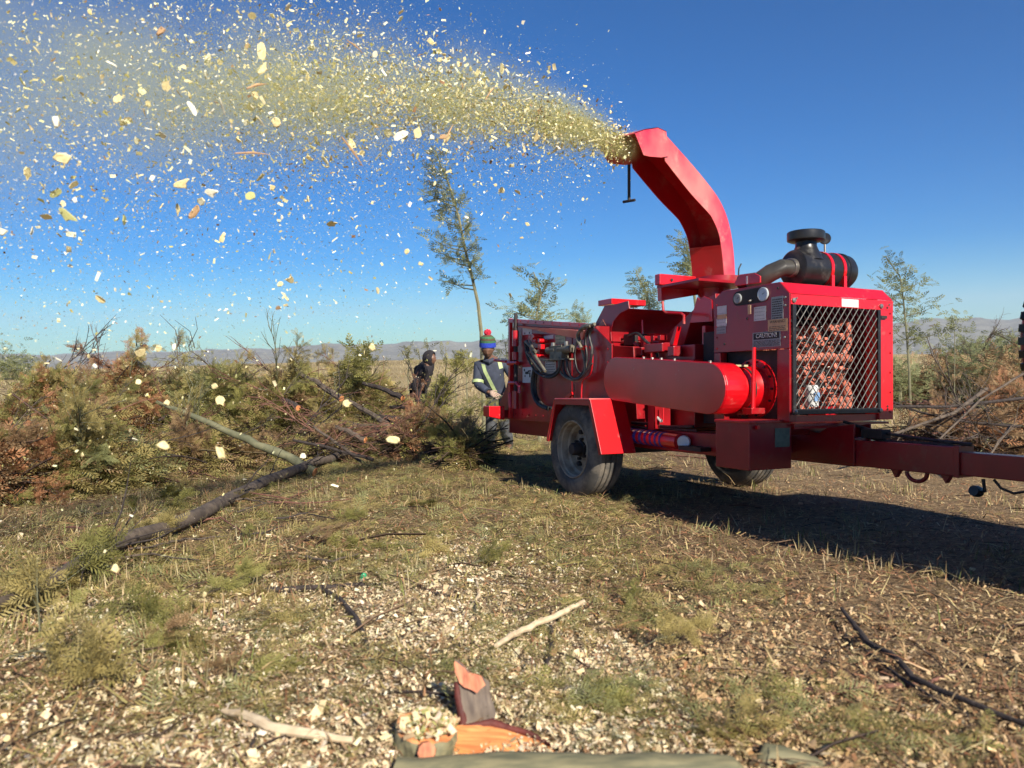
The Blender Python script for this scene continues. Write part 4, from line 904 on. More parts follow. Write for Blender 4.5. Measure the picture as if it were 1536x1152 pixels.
def worker():
    Y = 10.35
    def A(px_, py_, dy=0.): return at(px_, py_, Y + dy)
    base = A(748, 672); root = empty('person', base)
    tag(root, 'worker in dark blue jacket, reflective harness and striped bobble hat beside the hopper', 'person')
    O = base
    pel = A(745, 604, .05); waist = A(744, 588, .02); chest = A(739, 562, -.02); neckb = A(736, 543, -.06); neck = A(733.5, 537, -.10); head = A(731.5, 524, -.16)
    shL = A(718, 549, -.04); elL = A(716.5, 577, -.12); wrL = A(734, 589, -.34)
    shR = A(757, 546, .02); elR = A(771, 566, -.12); wrR = A(762, 590, -.36)
    hipL = A(739, 608, .03); knL = A(737, 640, -.03); anL = A(734, 667, .06)
    hipR = A(752, 608, .06); knR = A(757, 638, .0); anR = A(764, 668, .1)
    toeL = anL + Vector((-.06, -.17, -.055)); toeR = anR + Vector((-.02, -.18, -.055))
    L = lambda v: v - O
    # whole body, one continuous surface
    V = [pel, waist, chest, neckb, neck, head + Vector((0, 0, -.05)), shL, elL, wrL, shR, elR, wrR, hipL, knL, anL, hipR, knR, anR, toeL, toeR]
    E = [(0, 1), (1, 2), (2, 3), (3, 4), (4, 5), (3, 6), (6, 7), (7, 8), (3, 9), (9, 10), (10, 11), (0, 12), (12, 13), (13, 14), (0, 15), (15, 16), (16, 17), (14, 18), (17, 19)]
    Rr = [.125, .115, .13, .09, .055, .06, .06, .042, .028, .06, .042, .028, .085, .055, .038, .085, .055, .038, .035, .035]
    hv, he, hr = hand_verts(wrL, (wrL - elL) * .5 + Vector((.12, -.04, -.03)), Vector((.2, .9, -.4)), .45, 1., 1)
    hv2, he2, hr2 = hand_verts(wrR, (wrR - elR), Vector((-.8, .3, -.2)), .6, 1., -1)
    V, E, Rr = join_graph([(V, E, Rr), (hv, he, hr), (hv2, he2, hr2)]); E += [(8, 20), (11, 20 + len(hv))]
    me = skin_mesh('body', [L(v) for v in V], E, Rr, 0, 1)
    hb = head_mesh(L(head), (-.02, -1, -.42), (.02, -.3, 1))
    tail_merge(me, [hb]); link('body', me, SKIN, root, smooth=True)
    # trousers
    V = [pel, hipL, knL, anL + Vector((0, 0, .01)), hipR, knR, anR + Vector((0, 0, .01)), waist]
    me = skin_mesh('trousers', [L(v) for v in V], [(0, 1), (1, 2), (2, 3), (0, 4), (4, 5), (5, 6), (0, 7)], [.155, .108, .085, .078, .108, .085, .078, .14], 0, 1); link('trousers', me, TROUS, root, smooth=True)
    V = [pel + Vector((0, 0, .03)), waist, chest, neckb + Vector((0, 0, -.03)), shL, elL, wrL.lerp(elL, .12), shR, elR, wrR.lerp(elR, .12), neck + Vector((0, 0, -.035))]
    me = skin_mesh('jacket', [L(v) for v in V], [(0, 1), (1, 2), (2, 3), (3, 4), (4, 5), (5, 6), (3, 7), (7, 8), (8, 9), (3, 10)], [.165, .155, .175, .12, .088, .066, .05, .088, .066, .05, .06], 0, 2)
    jk = link('jacket', me, DENIM, root, smooth=True)
    # bands of reflective tape lie on the jacket surface
    from mathutils.bvhtree import BVHTree
    bm = bmesh.new(); bm.from_mesh(me); bv = BVHTree.FromBMesh(bm); bm.free()
    def band(pts, w_, name='reflective_tape'):
        mb = MB(); rows = []
        for i, p in enumerate(pts):
            a = pts[max(0, i - 1)]; b = pts[min(len(pts) - 1, i + 1)]; t = (b - a).normalized(); view = Vector((0, 1, 0)); sd_ = t.cross(view).normalized() * w_ / 2
            row = []
            for k in (-1, 1):
                q = L(p + sd_ * k); hit = bv.ray_cast(Vector((q.x, q.y - 1.0, q.z)), Vector((0, 1, 0)))
                row.append((hit[0] + Vector((0, -.006, 0))) if hit[0] else None)
            rows.append(row)
        rows = [r_ for r_ in rows if r_[0] and r_[1]]
        for i in range(len(rows) - 1):
            a, b, c, d = rows[i][0], rows[i][1], rows[i + 1][1], rows[i + 1][0]; e = Vector((0, .004, 0))
            mb.add([a, b, c, d, a + e, b + e, c + e, d + e], [(0, 1, 2, 3), (4, 7, 6, 5), (0, 4, 5, 1), (2, 6, 7, 3), (0, 3, 7, 4), (1, 5, 6, 2)])
        if mb.v: mb.build(name, HIVIS, root)
    def seg(a, b, n=9): return [A(a[0] + (b[0] - a[0]) * i / n, a[1] + (b[1] - a[1]) * i / n) for i in range(n + 1)]
    band(seg((721, 530), (728, 556)) + seg((729, 558), (744, 588)), .045); band(seg((746, 528), (752, 552)), .05); band(seg((753, 560), (757, 575)), .045)
    mb = MB(); c = elL.lerp(shL, .15); d = (shL - elL).normalized(); mb.lathe([(.073, -.022), (.078, -.02), (.078, .02), (.073, .022)], L(c), d, 20, True); mb.build('sleeve_tape', HIVIS, root, smooth=True)
    mb = MB(); c = wrL.lerp(elL, .08); mb.lathe([(.05, -.02), (.053, -.02), (.05, .02), (.047, .02)], L(c), (elL - wrL).normalized(), 16, True); mb.build('cuff', DENIM, root)
    mb = MB(); mb.tube([L(neck + Vector((-.06, -.03, -.03))), L(neck + Vector((0, -.075, -.05))), L(neck + Vector((.06, -.03, -.02)))], [.03, .034, .03], 8); mb.build('collar', DENIM, root, smooth=True)
    # glove on the near hand
    gv, ge, gr = hand_verts(wrL, (wrL - elL) * .5 + Vector((.12, -.04, -.03)), Vector((.2, .9, -.4)), .45, 1., 1)
    me = skin_mesh('glove', [L(v) for v in gv], ge, [r_ * 1.18 for r_ in gr], 0, 1); link('glove', me, GLOVE, root, smooth=True)
    for an, toe in ((anL, toeL), (anR, toeR)):
        me = skin_mesh('boot', [L(an + Vector((0, 0, .08))), L(an + Vector((0, .02, -.04))), L(toe)], [(0, 1), (1, 2)], [.06, .055, .048], 0, 2); link('boot', me, BOOT, root, smooth=True)
    # striped hat
    up = Vector((.02, -.12, 1)).normalized(); hc = L(head) + up * .062
    def hat(prof, name, m_): mb = MB(); mb.lathe(prof, hc, up, 28); return mb.build(name, m_, ht, smooth=True)
    ht = MB(); ht.lathe([(.099, -.035), (.108, -.03), (.109, .0), (.106, .028), (.101, .03)], hc, up, 28, True); ht = ht.build('bobble_hat', WBLUE, root, smooth=True)
    hat([(.106, .028), (.107, .032), (.104, .055), (.100, .056)], 'hat_stripe', WGREEN); hat([(.102, .056), (.103, .06), (.094, .085), (.09, .086)], 'hat_stripe', WBROWN); hat([(.092, .086), (.091, .09), (.074, .108), (.07, .11)], 'hat_stripe', WGREEN); hat([(.073, .109), (.05, .124), (.0, .13)], 'hat_crown', WBROWN)
    bm = bmesh.new(); bmesh.ops.create_icosphere(bm, subdivisions=3, radius=.046)
    for v in bm.verts: v.co = hc + up * .155 + v.co * random.uniform(.85, 1.15)
    me = bpy.data.meshes.new('pompom'); bm.to_mesh(me); bm.free(); link('pompom', me, WRED, ht)
    return wrL, wrR
wrL, wrR = worker()
# the bough the worker feeds in
cut_branch('leafy', 1, at(772, 588, 9.9), (-1.0, .1, -.25), 1.0, .55, LGREEN, BARKG, 'green leafy bough in the gloved hand of the worker going into the hopper', None)
cut_branch('bushy', 2, at(722, 618, 10.25), (-.5, -.1, -.9), 2.0, .6, LGREEN, BARKG, 'dark leafy bough hanging below the hand of the worker', None)

def hooded():
    Y = 15.0
    def A(px_, py_, dy=0.): return at(px_, py_, Y + dy)
    g = A(632, 610); g.z = gz(g.x, g.y); root = empty('person', g); tag(root, 'person in a black hooded top seen side on, stooping behind the brushwood', 'person')
    L = lambda v: v - g
    pel = A(627, 590); pel.z = max(pel.z, g.z + .75); waist = A(630, 578); chest = A(634, 560); neckb = A(640.5, 550); neck = A(643.5, 545, -.02); head = A(646, 538, -.04)
    shL = A(633, 552, -.2); elL = A(625, 572, -.24); wrL = A(620, 588, -.2); shR = A(642, 553, .18); elR = A(641, 572, .2); wrR = A(634, 586, .1)
    legs = []
    for sg in (-1, 1):
        hip = pel + Vector((0, sg * .1, -.05)); ank = Vector((g.x + sg * .12, g.y + sg * .12, g.z + .08)); kn = hip.lerp(ank, .5) + Vector((.08, 0, 0)); legs += [hip, kn, ank, ank + Vector((.17, 0, -.03))]
    V = [pel, waist, chest, neckb, neck, head, shL, elL, wrL, shR, elR, wrR] + legs
    E = [(0, 1), (1, 2), (2, 3), (3, 4), (4, 5), (3, 6), (6, 7), (7, 8), (3, 9), (9, 10), (10, 11), (0, 12), (12, 13), (13, 14), (14, 15), (0, 16), (16, 17), (17, 18), (18, 19)]
    Rr = [.12, .11, .13, .09, .055, .06, .06, .042, .028, .06, .042, .028] + [.085, .055, .038, .035] * 2
    h1 = hand_verts(wrL, wrL - elL, Vector((.3, 1, 0)), .5); h2 = hand_verts(wrR, wrR - elR, Vector((0, -1, 0)), .5)
    V, E, Rr = join_graph([(V, E, Rr), h1, h2]); E += [(8, 20), (11, 20 + len(h1[0]))]
    me = skin_mesh('body', [L(v) for v in V], E, Rr, 0, 1); tail_merge(me, [head_mesh(L(head), (1, -.25, -.1), (.05, 0, 1))]); link('body', me, SKIN, root, smooth=True)
    V = [pel, waist, chest, neckb, shL, elL, wrL.lerp(elL, .1), shR, elR, wrR.lerp(elR, .1)]
    me = skin_mesh('hoodie', [L(v) for v in V], [(0, 1), (1, 2), (2, 3), (3, 4), (4, 5), (5, 6), (3, 7), (7, 8), (8, 9)], [.18, .18, .20, .15, .11, .08, .062, .11, .08, .062], 0, 2); link('hoodie', me, HOODC, root, smooth=True)
    me = skin_mesh('trousers', [L(pel)] + [L(v) for v in (legs[0], legs[1], legs[2], legs[4], legs[5], legs[6])], [(0, 1), (1, 2), (2, 3), (0, 4), (4, 5), (5, 6)], [.15, .11, .085, .07, .11, .085, .07], 0, 1); link('trousers', me, HOODC, root, smooth=True)
    # hood: shell round the back and top of the head, face left open
    bm = head_mesh(L(head) + Vector((-.02, 0, .01)), (1, -.25, -.1), (.05, 0, 1), .275); f_ = Vector((1, -.25, -.1)).normalized(); dele = [v for v in bm.verts if (v.co - L(head)).dot(f_) > .062 and (v.co - L(head)).z < .10]
    bmesh.ops.delete(bm, geom=dele, context='VERTS'); me = bpy.data.meshes.new('hood'); bm.to_mesh(me); bm.free(); h = link('hood', me, HOODC, root, smooth=True); s_ = h.modifiers.new('thick', 'SOLIDIFY'); s_.thickness = .02
    mb = MB(); mb.tube([L(chest), L(neckb), L(neck), L(head + Vector((-.03, 0, -.07)))], [.17, .15, .115, .10], 14); mb.build('hood_neck', HOODC, root, smooth=True)
hooded()

# ------------------------------------------------------------------ the red wood chipper
CH = empty('wood_chipper'); CH.matrix_world = MM
tag(CH, 'red towed wood chipper with a tall bent chute blowing chips to the left', 'wood chipper')
def MBX(*a): return MB().box(*a)
def fuzz(seed): random.seed(seed)

# wheels
def wheel(xo, sgn):
    """xo: outer face, sgn +1 near side"""
    w_ = -.28 * sgn; c = (xo, 0, .41); ax = (sgn, 0, 0); W_ = empty('wheel'); W_.parent = CH; W_.location = c
    prof = [(.245, -.015), (.262, .0), (.30, .004), (.345, .0), (.378, -.012), (.398, -.035)]
    tread = []
    for k, h in enumerate([-.045, -.075, -.078, -.088, -.091, -.125, -.128, -.138, -.141, -.172, -.175, -.185, -.188, -.222, -.225, -.235]):
        deep = (k % 4) in (2, 3) and k > 1 or k in (2, 3)
        tread.append((.397 if deep else .410, h))
    prof2 = prof + tread + [(.398, -.247), (.378, -.27), (.30, -.285), (.245, -.27)]
    mb = MB(); mb.lathe(prof2, (0, 0, 0), ax, 64, True); mb.build('tyre', RUBBER, W_, smooth=True)
    mb = MB(); mb.lathe([(.249, -.28), (.249, -.012), (.243, -.002), (.236, -.004), (.232, -.03), (.222, -.035), (.215, -.09), (.195, -.10), (.185, -.145), (.10, -.12), (.095, -.105), (.0, -.105)], (0, 0, 0), ax, 48)
    rim = mb.build('rim', BEIGE, W_, smooth=True)
    mb = MB(); mb.lathe([(.0, .0), (.045, .0), (.052, -.01), (.055, -.08), (.068, -.085), (.07, -.13)], (0, 0, 0), ax, 24); mb.build('hub', DARK, rim, smooth=True)
    for k in range(6):
        t = k * math.pi / 3 + .3; mb = MB(); mb.tube([(-.13 * sgn, .085 * math.cos(t), .085 * math.sin(t)), (-.075 * sgn, .085 * math.cos(t), .085 * math.sin(t))], .014, 6); mb.build('wheel_nut', DARK, rim)
    for k in range(5):
        t = k * 2 * math.pi / 5 + .5; mb = MB(); mb.lathe([(.021, -.148), (.021, -.1), (.0, -.099)], (0, .145 * math.cos(t) , .145 * math.sin(t)), ax, 10); mb.build('hand_hole', DARK, rim)
    return W_
wheel(1.0, 1); wheel(-1.02, -1)
mb = MB(); mb.box(-.75, .73, -.05, .05, .36, .46); mb.build('axle', DARK, CH)

# fenders: bent plates
def fender(x0, x1):
    th = .012; pts = [(-.34, .46), (-.205, .83), (.365, .835), (.53, .405)]; F_ = empty('fender'); F_.parent = CH
    for i in range(3):
        (ya, za), (yb, zb) = pts[i], pts[i + 1]; d = Vector((yb - ya, zb - za)).normalized(); nx, nz = -d.y * th, d.x * th
        mb = MB(); mb.prism([(ya, za), (yb, zb), (yb + nx, zb + nz), (ya + nx, za + nz)], x0, x1); mb.build('fender_plate', [RED, PINK, REDB][i] if x0 > 0 else RED, F_, bevel=.003)  # near fender: sheen on top and sunlit front put into the reds
    mb = MB(); mb.prism([(-.34, .46), (-.205, .828), (.365, .833), (.53, .405), (.50, .40), (.35, .79), (-.19, .79), (-.315, .46)], x1 - .014 if x0 > 0 else x0, x1 - .002 if x0 > 0 else x0 + .012); mb.build('fender_lip', RED, F_)
    mb = MB(); mb.prism([(-.30, .47), (-.19, .82), (.35, .82), (.50, .42)], x0 + .004 if x0 > 0 else x1 - .012, x0 + .016 if x0 > 0 else x1 - .004); mb.build('fender_inner', DARK, F_)
fender(.72, 1.05); fender(-1.07, -.74)

# chassis rails and cross members
for sx in (.50, -.62):
    mb = MB(); mb.box(sx, sx + .10, -2.0, 1.62, .44, .60); mb.build('chassis_rail', RED2, CH, bevel=.006)
for y_ in (-1.4, .6, 1.45): MBX(-.52, .50, y_, y_ + .1, .46, .58).build('cross_member', RED2, CH, bevel=.005)
# striped roll hung along the rail
mb = MB(); mb.tube([(.66, .22, .545), (.66, 1.02, .525)], .058, 18); rl = mb.build('striped_roll', REDB, CH, smooth=True)
for k in range(9):
    y0 = .24 + k * .088 * (1 - k * .022); mb = MB(); mb.lathe([(.0590, -.021 + k * .0012), (.062, -.019 + k * .0012), (.062, .019 - k * .0012), (.0590, .021 - k * .0012)], (.66, y0 + .02, .545 - (y0 - .22) * .025), (0, 1, -.025), 18, True); mb.build('blue_stripe', BLUE, rl, smooth=True)
mb = MB(); mb.lathe([(0, .0), (.045, .0), (.05, -.01), (.05, -.03), (.0, -.031)], (.66, 1.06, .525), (.7, .6, 0), 18); mb.build('end_disc', WHITEP, rl, smooth=True)
MBX(.58, .70, 1.05, 1.30, .47, .50).build('roll_bracket', DARK, CH)

# feed hopper
HPR = empty('infeed_hopper'); HPR.parent = CH
side = [(-1.60, 1.655), (-.04, 1.49), (-.02, .86), (-.80, .61), (-2.03, .60), (-2.03, .735), (-1.63, 1.08)]
side = [(-1.60, 1.655), (-.30, 1.515), (-.02, 1.46), (.24, 1.30), (.24, .84), (-.15, .80), (-.78, .60), (-1.93, .60), (-1.93, .78), (-1.63, 1.08)]
mb = MB(); mb.prism(side, .738, .75); mb.build('hopper_side', RED2, HPR, bevel=.003)
mb = MB(); mb.prism(side, -.75, -.738); mb.build('hopper_side', RED2, HPR, bevel=.003)
mb = MB(); mb.prism([(-1.93, .60), (-.05, .60), (-.05, .625), (-1.93, .625)], -.736, .736); mb.build('hopper_floor', RED2, HPR)
mb = MB(); mb.prism([(-.35, .60), (-.02, .86), (-.02, 1.47), (-.05, 1.47), (-.05, .88), (-.37, .62)], -.736, .736); mb.build('hopper_end_wall', RED2, HPR)
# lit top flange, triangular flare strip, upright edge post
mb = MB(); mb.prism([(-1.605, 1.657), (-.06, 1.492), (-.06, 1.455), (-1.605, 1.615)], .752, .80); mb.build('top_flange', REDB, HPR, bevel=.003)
mb = MB(); mb.add([(.752, -1.55, 1.585), (.752, -.10, 1.445), (.752, -.22, 1.36), (.752, -1.2, 1.53), (.79, -1.5, 1.575), (.815, -.10, 1.43), (.760, -.22, 1.36)], [(0, 4, 5, 1), (4, 0, 3), (4, 3, 6, 5), (5, 6, 2, 1)]); mb.build('flare_strip', LITRED, HPR)
mb = MB(); mb.prism([(-1.64, 1.66), (-1.60, 1.66), (-1.60, .62), (-1.64, .62)], .752, .79); mb.build('edge_post', REDB, HPR, bevel=.003)
mb = MB(); mb.tube([(.80, -1.44, 1.70), (.80, -1.44, .72)], .02, 8); mb.build('sliding_rod', DARK, HPR, smooth=True)
for z0, z1, m_ in ((1.36, 1.52, RED), (1.22, 1.30, RED), (.72, .90, RED)): mb = MB(); mb.tube([(.805, -1.44, z0), (.805, -1.44, z1)], .034, 10); mb.build('rod_sleeve', m_, HPR, smooth=True)
mb = MB(); mb.tube([(.80, -1.66, 1.21), (.80, -1.95, 1.235)], .016, 8); mb.tube([(.80, -1.62, 1.19), (.80, -1.40, 1.19)], .022, 8); mb.build('control_lever', REDB, HPR, smooth=True)
mb = MB(); mb.tube([(.79, -1.61, .985), (.80, -1.42, .985), (.80, -1.36, .95), (.80, -1.36, .88)], .02, 8); mb.build('latch_handle', REDB, HPR, smooth=True)
mb = MB(); mb.tube([(.79, -1.60, .88), (.79, -1.58, .73)], .024, 8); mb.build('latch_pin', REDB, HPR, smooth=True)
# rear bumper beam sticking out past the side
mb = MB(); mb.prism([(-.85, .60), (.74, .60), (.74, .735), (-.85, .735)], -2.05, -1.935, 'y'); mb.build('rear_bumper', REDB, CH, bevel=.005)
mb = MB(); mb.prism([(.825, .597), (1.005, .635), (1.005, .742), (.825, .742)], -1.80, -1.65, 'y'); mb.build('bumper_end', REDB, CH, bevel=.005); MBX(.752, .824, -1.78, -1.68, .62, .70).build('bumper_bracket', RED2, CH)
# stickers on the hopper side
def sticker(y0, y1, z0, z1, m_, x_=.7515, name='sticker', lines=0, ink=INK):
    mb = MB(); mb.box(x_, x_ + .0012, y0, y1, z0, z1); o = mb.build(name, m_, CH)
    if lines:
        lb = MB()
        for i in range(lines):
            zz = z0 + (z1 - z0) * (.12 + .76 * i / max(1, lines - 1)); L_ = (y1 - y0)
            yy = y0 + L_ * .08
            while yy < y1 - L_ * .14:
                dl = L_ * random.uniform(.06, .2); lb.box(x_ + .0014, x_ + .0020, yy, min(yy + dl, y1 - L_ * .08), zz - (z1 - z0) * .022, zz + (z1 - z0) * .022); yy += dl + L_ * .035
        lb.build('printed_lines', ink, o)
    return o
def yz(px_, py_, x_):   # a point of the photograph laid on a side plane of the machine
    v = Vector(ray(px_, py_)); d = MM.to_3x3().transposed() @ v; p = MM.to_3x3().transposed() @ (Vector(CAM) - MO); t = (x_ - p.x) / d.x; q = p + d * t; return q.y, q.z
def sticker_px(x0, y0, x1, y1, m_, x_=.7515, lines=0, name='sticker', ink=INK):
    a = yz(x0, y0, x_); b = yz(x1, y1, x_); o = sticker(a[0], b[0], b[1], a[1], m_, x_, name, lines, ink); return o, a, b
o, a, b = sticker_px(784, 492, 798, 501, DECALW)
for yy in (.25, .75): mb = MB(); mb.cyl((.7528, a[0] * (1 - yy) + b[0] * yy, b[1] + .015), (.7536, a[0] * (1 - yy) + b[0] * yy, b[1] + .015), .011, 10); mb.build('printed_wheel', INK, o)
sticker_px(816, 504, 830, 508, DECALW, lines=1); sticker_px(833, 503, 848, 515, DECALY, lines=3)
o, a, b = sticker_px(784, 551, 800, 574, DECALW)
cy_, cz_ = (a[0] + b[0]) / 2, (a[1] + b[1]) / 2 + .02; mb = MB()
mb.box(.7530, .7536, cy_ - .055, cy_ + .02, cz_ - .012, cz_ + .014); mb.box(.7530, .7536, cy_ - .07, cy_ - .05, cz_ - .04, cz_ - .02); mb.box(.7530, .7536, cy_ + .0, cy_ + .07, cz_ + .012, cz_ + .026); mb.box(.7530, .7536, cy_ + .03, cy_ + .06, cz_ - .045, cz_ + .005)
mb.cyl((.7530, cy_ - .075, cz_ + .03), (.7536, cy_ - .075, cz_ + .03), .014, 10); mb.build('falling_figure_symbol', INK, o)
a2 = yz(792, 548.8, .7515); sticker(a[0], b[0], a[1] + .002, a[1] + .035, mat('red_sticker', (.5, .03, .05), .5), .7515)
sticker_px(818, 541, 834, 560, DECALW, lines=5)
# hydraulic valve bank, levers and hoses on the hopper side
def P3(px_, py_, x_): y_, z_ = yz(px_, py_, x_); return (x_, y_, z_)
HV = empty('hydraulic_valve'); HV.parent = CH
mb = MB(); fuzz(4)
for k in range(16):
    c = P3(random.uniform(800, 816), random.choice([random.uniform(503, 514), random.uniform(520, 535)]), .80); s_ = random.uniform(.018, .04)
    mb.box(c[0] - .045, c[0] + random.uniform(0, .05), c[1] - s_, c[1] + s_, c[2] - s_ * .7, c[2] + s_ * .7) if k % 2 else mb.cyl((.76, c[1], c[2]), (c[0] + .05, c[1], c[2]), s_ * .8, 10)
mb.build('valve_body', REDB, HV, bevel=.004)
VB = empty('valve_bank'); VB.parent = CH
mb = MB(); a = P3(822, 526, .82); b = P3(858, 526, .82)
mb.cyl((.82, a[1], a[2]), (.82, a[1] + .16, a[2]), .034, 12); mb.cyl((.82, a[1] + .22, a[2]), (.82, b[1], a[2]), .036, 12); mb.build('valve_spool', DIRTYST, VB, smooth=True)
mb = MB(); mb.box(.77, .85, a[1] + .08, b[1] - .14, a[2] - .085, a[2] + .04); mb.box(.76, .87, a[1] - .02, b[1] - .06, a[2] - .10, a[2] - .085); mb.build('valve_block', DIRTYST, VB, bevel=.004)
for t in (.10, .34): mb = MB(); mb.cyl((.82, a[1] + t * 1.0, a[2] + .02), (.82, a[1] + t, a[2] + .07), .022, 10); mb.build('valve_cap', STEEL, VB, smooth=True)
def hose(pxs, x_, r=.013, m_=HOSE, name='hose'):
    pts = [Vector(P3(q[0], q[1], q[2] if len(q) > 2 else x_)) for q in pxs]
    out = []
    for i in range(len(pts) - 1):     # catmull-rom
        p0 = pts[max(0, i - 1)]; p1 = pts[i]; p2 = pts[i + 1]; p3 = pts[min(len(pts) - 1, i + 2)]
        for k in range(5):
            t = k / 5; out.append(.5 * ((2 * p1) + (p2 - p0) * t + (2 * p0 - 5 * p1 + 4 * p2 - p3) * t * t + (3 * p1 - 3 * p2 + p3 - p0) * t ** 3))
    out.append(pts[-1]); mb = MB(); mb.tube(out, r, 8); return mb.build(name, m_, CH, smooth=True)
hose([(790, 510), (794, 530), (806, 552), (815, 560), (828, 562), (838, 553), (840, 535)], .84, .013)
hose([(787, 513), (791, 534), (802, 555), (812, 563), (826, 566), (838, 558), (842, 540)], .86, .013)
hose([(845, 538), (846, 556), (852, 566), (864, 568), (875, 558), (880, 535), (878, 510), (884, 492), (892, 488)], .84, .012)
hose([(850, 538), (852, 556), (860, 568), (872, 566), (884, 548), (888, 525), (884, 503), (890, 491)], .86, .012)
hose([(838, 538), (842, 560), (858, 570), (870, 569), (878, 552), (872, 520), (868, 500), (876, 489), (888, 487)], .85, .012, DIRTYST)
hose([(866, 512), (862, 530), (866, 555), (876, 560), (888, 545)], .82, .009)
hose([(868, 498), (880, 490), (892, 486)], .87, .014, DIRTYST); hose([(872, 522), (866, 505), (874, 492), (886, 489)], .88, .014, DIRTYST)
hose([(802, 552), (799, 570), (800, 590), (808, 606), (822, 613)], .80, .022); hose([(806, 556), (803, 575), (805, 594), (815, 608), (828, 612)], .78, .014)
for pa_, pb_ in (((788, 512), (804, 528)), ((790, 528), (813, 558)), ((797, 525), (818, 557)), ((795, 512), (800, 526))):
    mb = MB(); mb.tube([P3(*pa_, .87), P3(*pb_, .88)], .014, 8); mb.build('hydraulic_pipe', DIRTYST, CH, smooth=True)
hose([(885, 520), (889, 535), (886, 560), (874, 572), (872, 600)], .78, .007, RED); hose([(861, 575), (862, 600)], .77, .004)
mb = MB(); mb.tube([P3(868, 521, .85), P3(878, 522, .85)], .022, 10); mb.build('hose_clamp', REDB, CH, smooth=True)
mb = MB(); mb.prism([yz(849, 595, .76), yz(858, 588, .76), yz(859, 592, .76), yz(852, 600, .76)], .752, .775); mb.build('small_bracket', REDB, CH)

# drum hood: curved shell between two cheek plates, and the body side below it
cheek = [(893, 485), (907, 458), (920, 457), (942, 451), (944, 463), (930, 470), (920, 482), (916, 498), (917, 512), (905, 528), (893, 520), (888, 512)]
HD = empty('drum_hood'); HD.parent = CH
ch_yz = [yz(a, b, .60) for a, b in cheek]
mb = MB(); mb.prism(ch_yz, .588, .60); mb.build('cheek_plate', RED2, HD, bevel=.003)
mb = MB(); mb.prism(ch_yz, -.60, -.588); mb.build('cheek_plate', RED2, HD, bevel=.003)
arc = [yz(a, b, .60) for a, b in [(944, 463), (930, 470), (920, 482), (916, 498), (917, 512)]]
mb = MB(); n = len(arc)
mb.add([(x_, y_ - o_, z_ + o_ * .3) for o_ in (0, .014) for x_ in (-.587, .587) for y_, z_ in arc],
       [(i, i + 1, n + i + 1, n + i) for i in range(n - 1)] + [(2 * n + i, 3 * n + i, 3 * n + i + 1, 2 * n + i + 1) for i in range(n - 1)] + [(0, n, 3 * n, 2 * n), (n - 1, 3 * n - 1, 4 * n - 1, 2 * n - 1)]); mb.build('hood_shell', RED2, HD, smooth=True)
a = yz(908, 449, .55); MBX(.18, .55, a[0] - .12, a[0] + .10, a[1] - .05, a[1]).build('hood_top_rail', REDB, HD, bevel=.004)
mb = MB(); q = [yz(*p, .6015) for p in ((897, 489), (909, 488), (904, 479))]; mb.prism(q, .601, .603); mb.build('warning_triangle', mat('orange_reflector', (.75, .25, .15), .4), HD)
bod = [(888, 508), (905, 526), (905, 560), (912, 600), (884, 600), (832, 600), (820, 560), (888, 540)]
mb = MB(); mb.prism([(-.45, .60), (-.45, 1.45), (-.18, 1.52), (.02, 1.30), (.30, 1.28), (.36, .60)], -.60, .575); mb.build('feed_housing', RED2, CH, bevel=.004)
sticker_px(903, 520, 918, 539, DECALG, .577, lines=3); mb = MB(); mb.tube([P3(892, 552, .60), P3(903, 546, .64)], .022, 10); mb.build('grease_cap', REDB, CH, smooth=True)
# machinery between the hood and the guard
DR = empty('drum_housing'); DR.parent = CH
mb = MB(); mb.box(-.50, .46, .32, .95, .62, 1.27); mb.build('drum_casing', RED2, DR, bevel=.006)
mb = MB(); mb.lathe([(.0, .0), (.30, .0), (.30, -.95), (.0, -.96)], (.44, .62, .98), (1, 0, 0), 32); mb.build('drum_shell', RED2, DR, smooth=True)
for (x0, x1, y0, y1, z0, z1, m_) in [(.50, .56, .30, .40, 1.20, 1.27, RED2), (.50, .58, .46, .70, 1.22, 1.29, RED2), (.48, .56, .74, .82, 1.18, 1.26, RED2), (.3, .5, .05, .2, 1.30, 1.40, DARK), (.1, .42, .22, .50, 1.26, 1.31, RED2)]:
    MBX(x0, x1, y0, y1, z0, z1).build('bearing_block', m_, DR, bevel=.006)
for q in [[(930, 497), (949, 497), (940, 511), (934, 508)], [(962, 500), (982, 500), (980, 508), (965, 507)]]:
    mb = MB(); mb.prism([yz(*p, .35) for p in q], .2, .35); mb.build('hood_gusset', REDB, HD)
mb = MB(); mb.tube([P3(963, 480, .4), P3(964, 508, .4)], .008, 6); mb.build('lift_rod', REDB, HD)
hose([(942, 505), (955, 500), (965, 508), (975, 518), (985, 530), (986, 536)], .5, .013); hose([(925, 530), (932, 515), (945, 512), (960, 520)], .48, .02, RED2)
fuzz(9); mb = MB()
for k in range(22):
    c = P3(random.uniform(925, 1000), random.uniform(505, 535), .45); s_ = random.uniform(.012, .035); mb.box(c[0] - .05, c[0] + random.uniform(0, .04), c[1] - s_, c[1] + s_, c[2] - s_, c[2] + s_)
mb.build('feed_fittings', RED2, DR, bevel=.003)['kind'] = 'stuff'
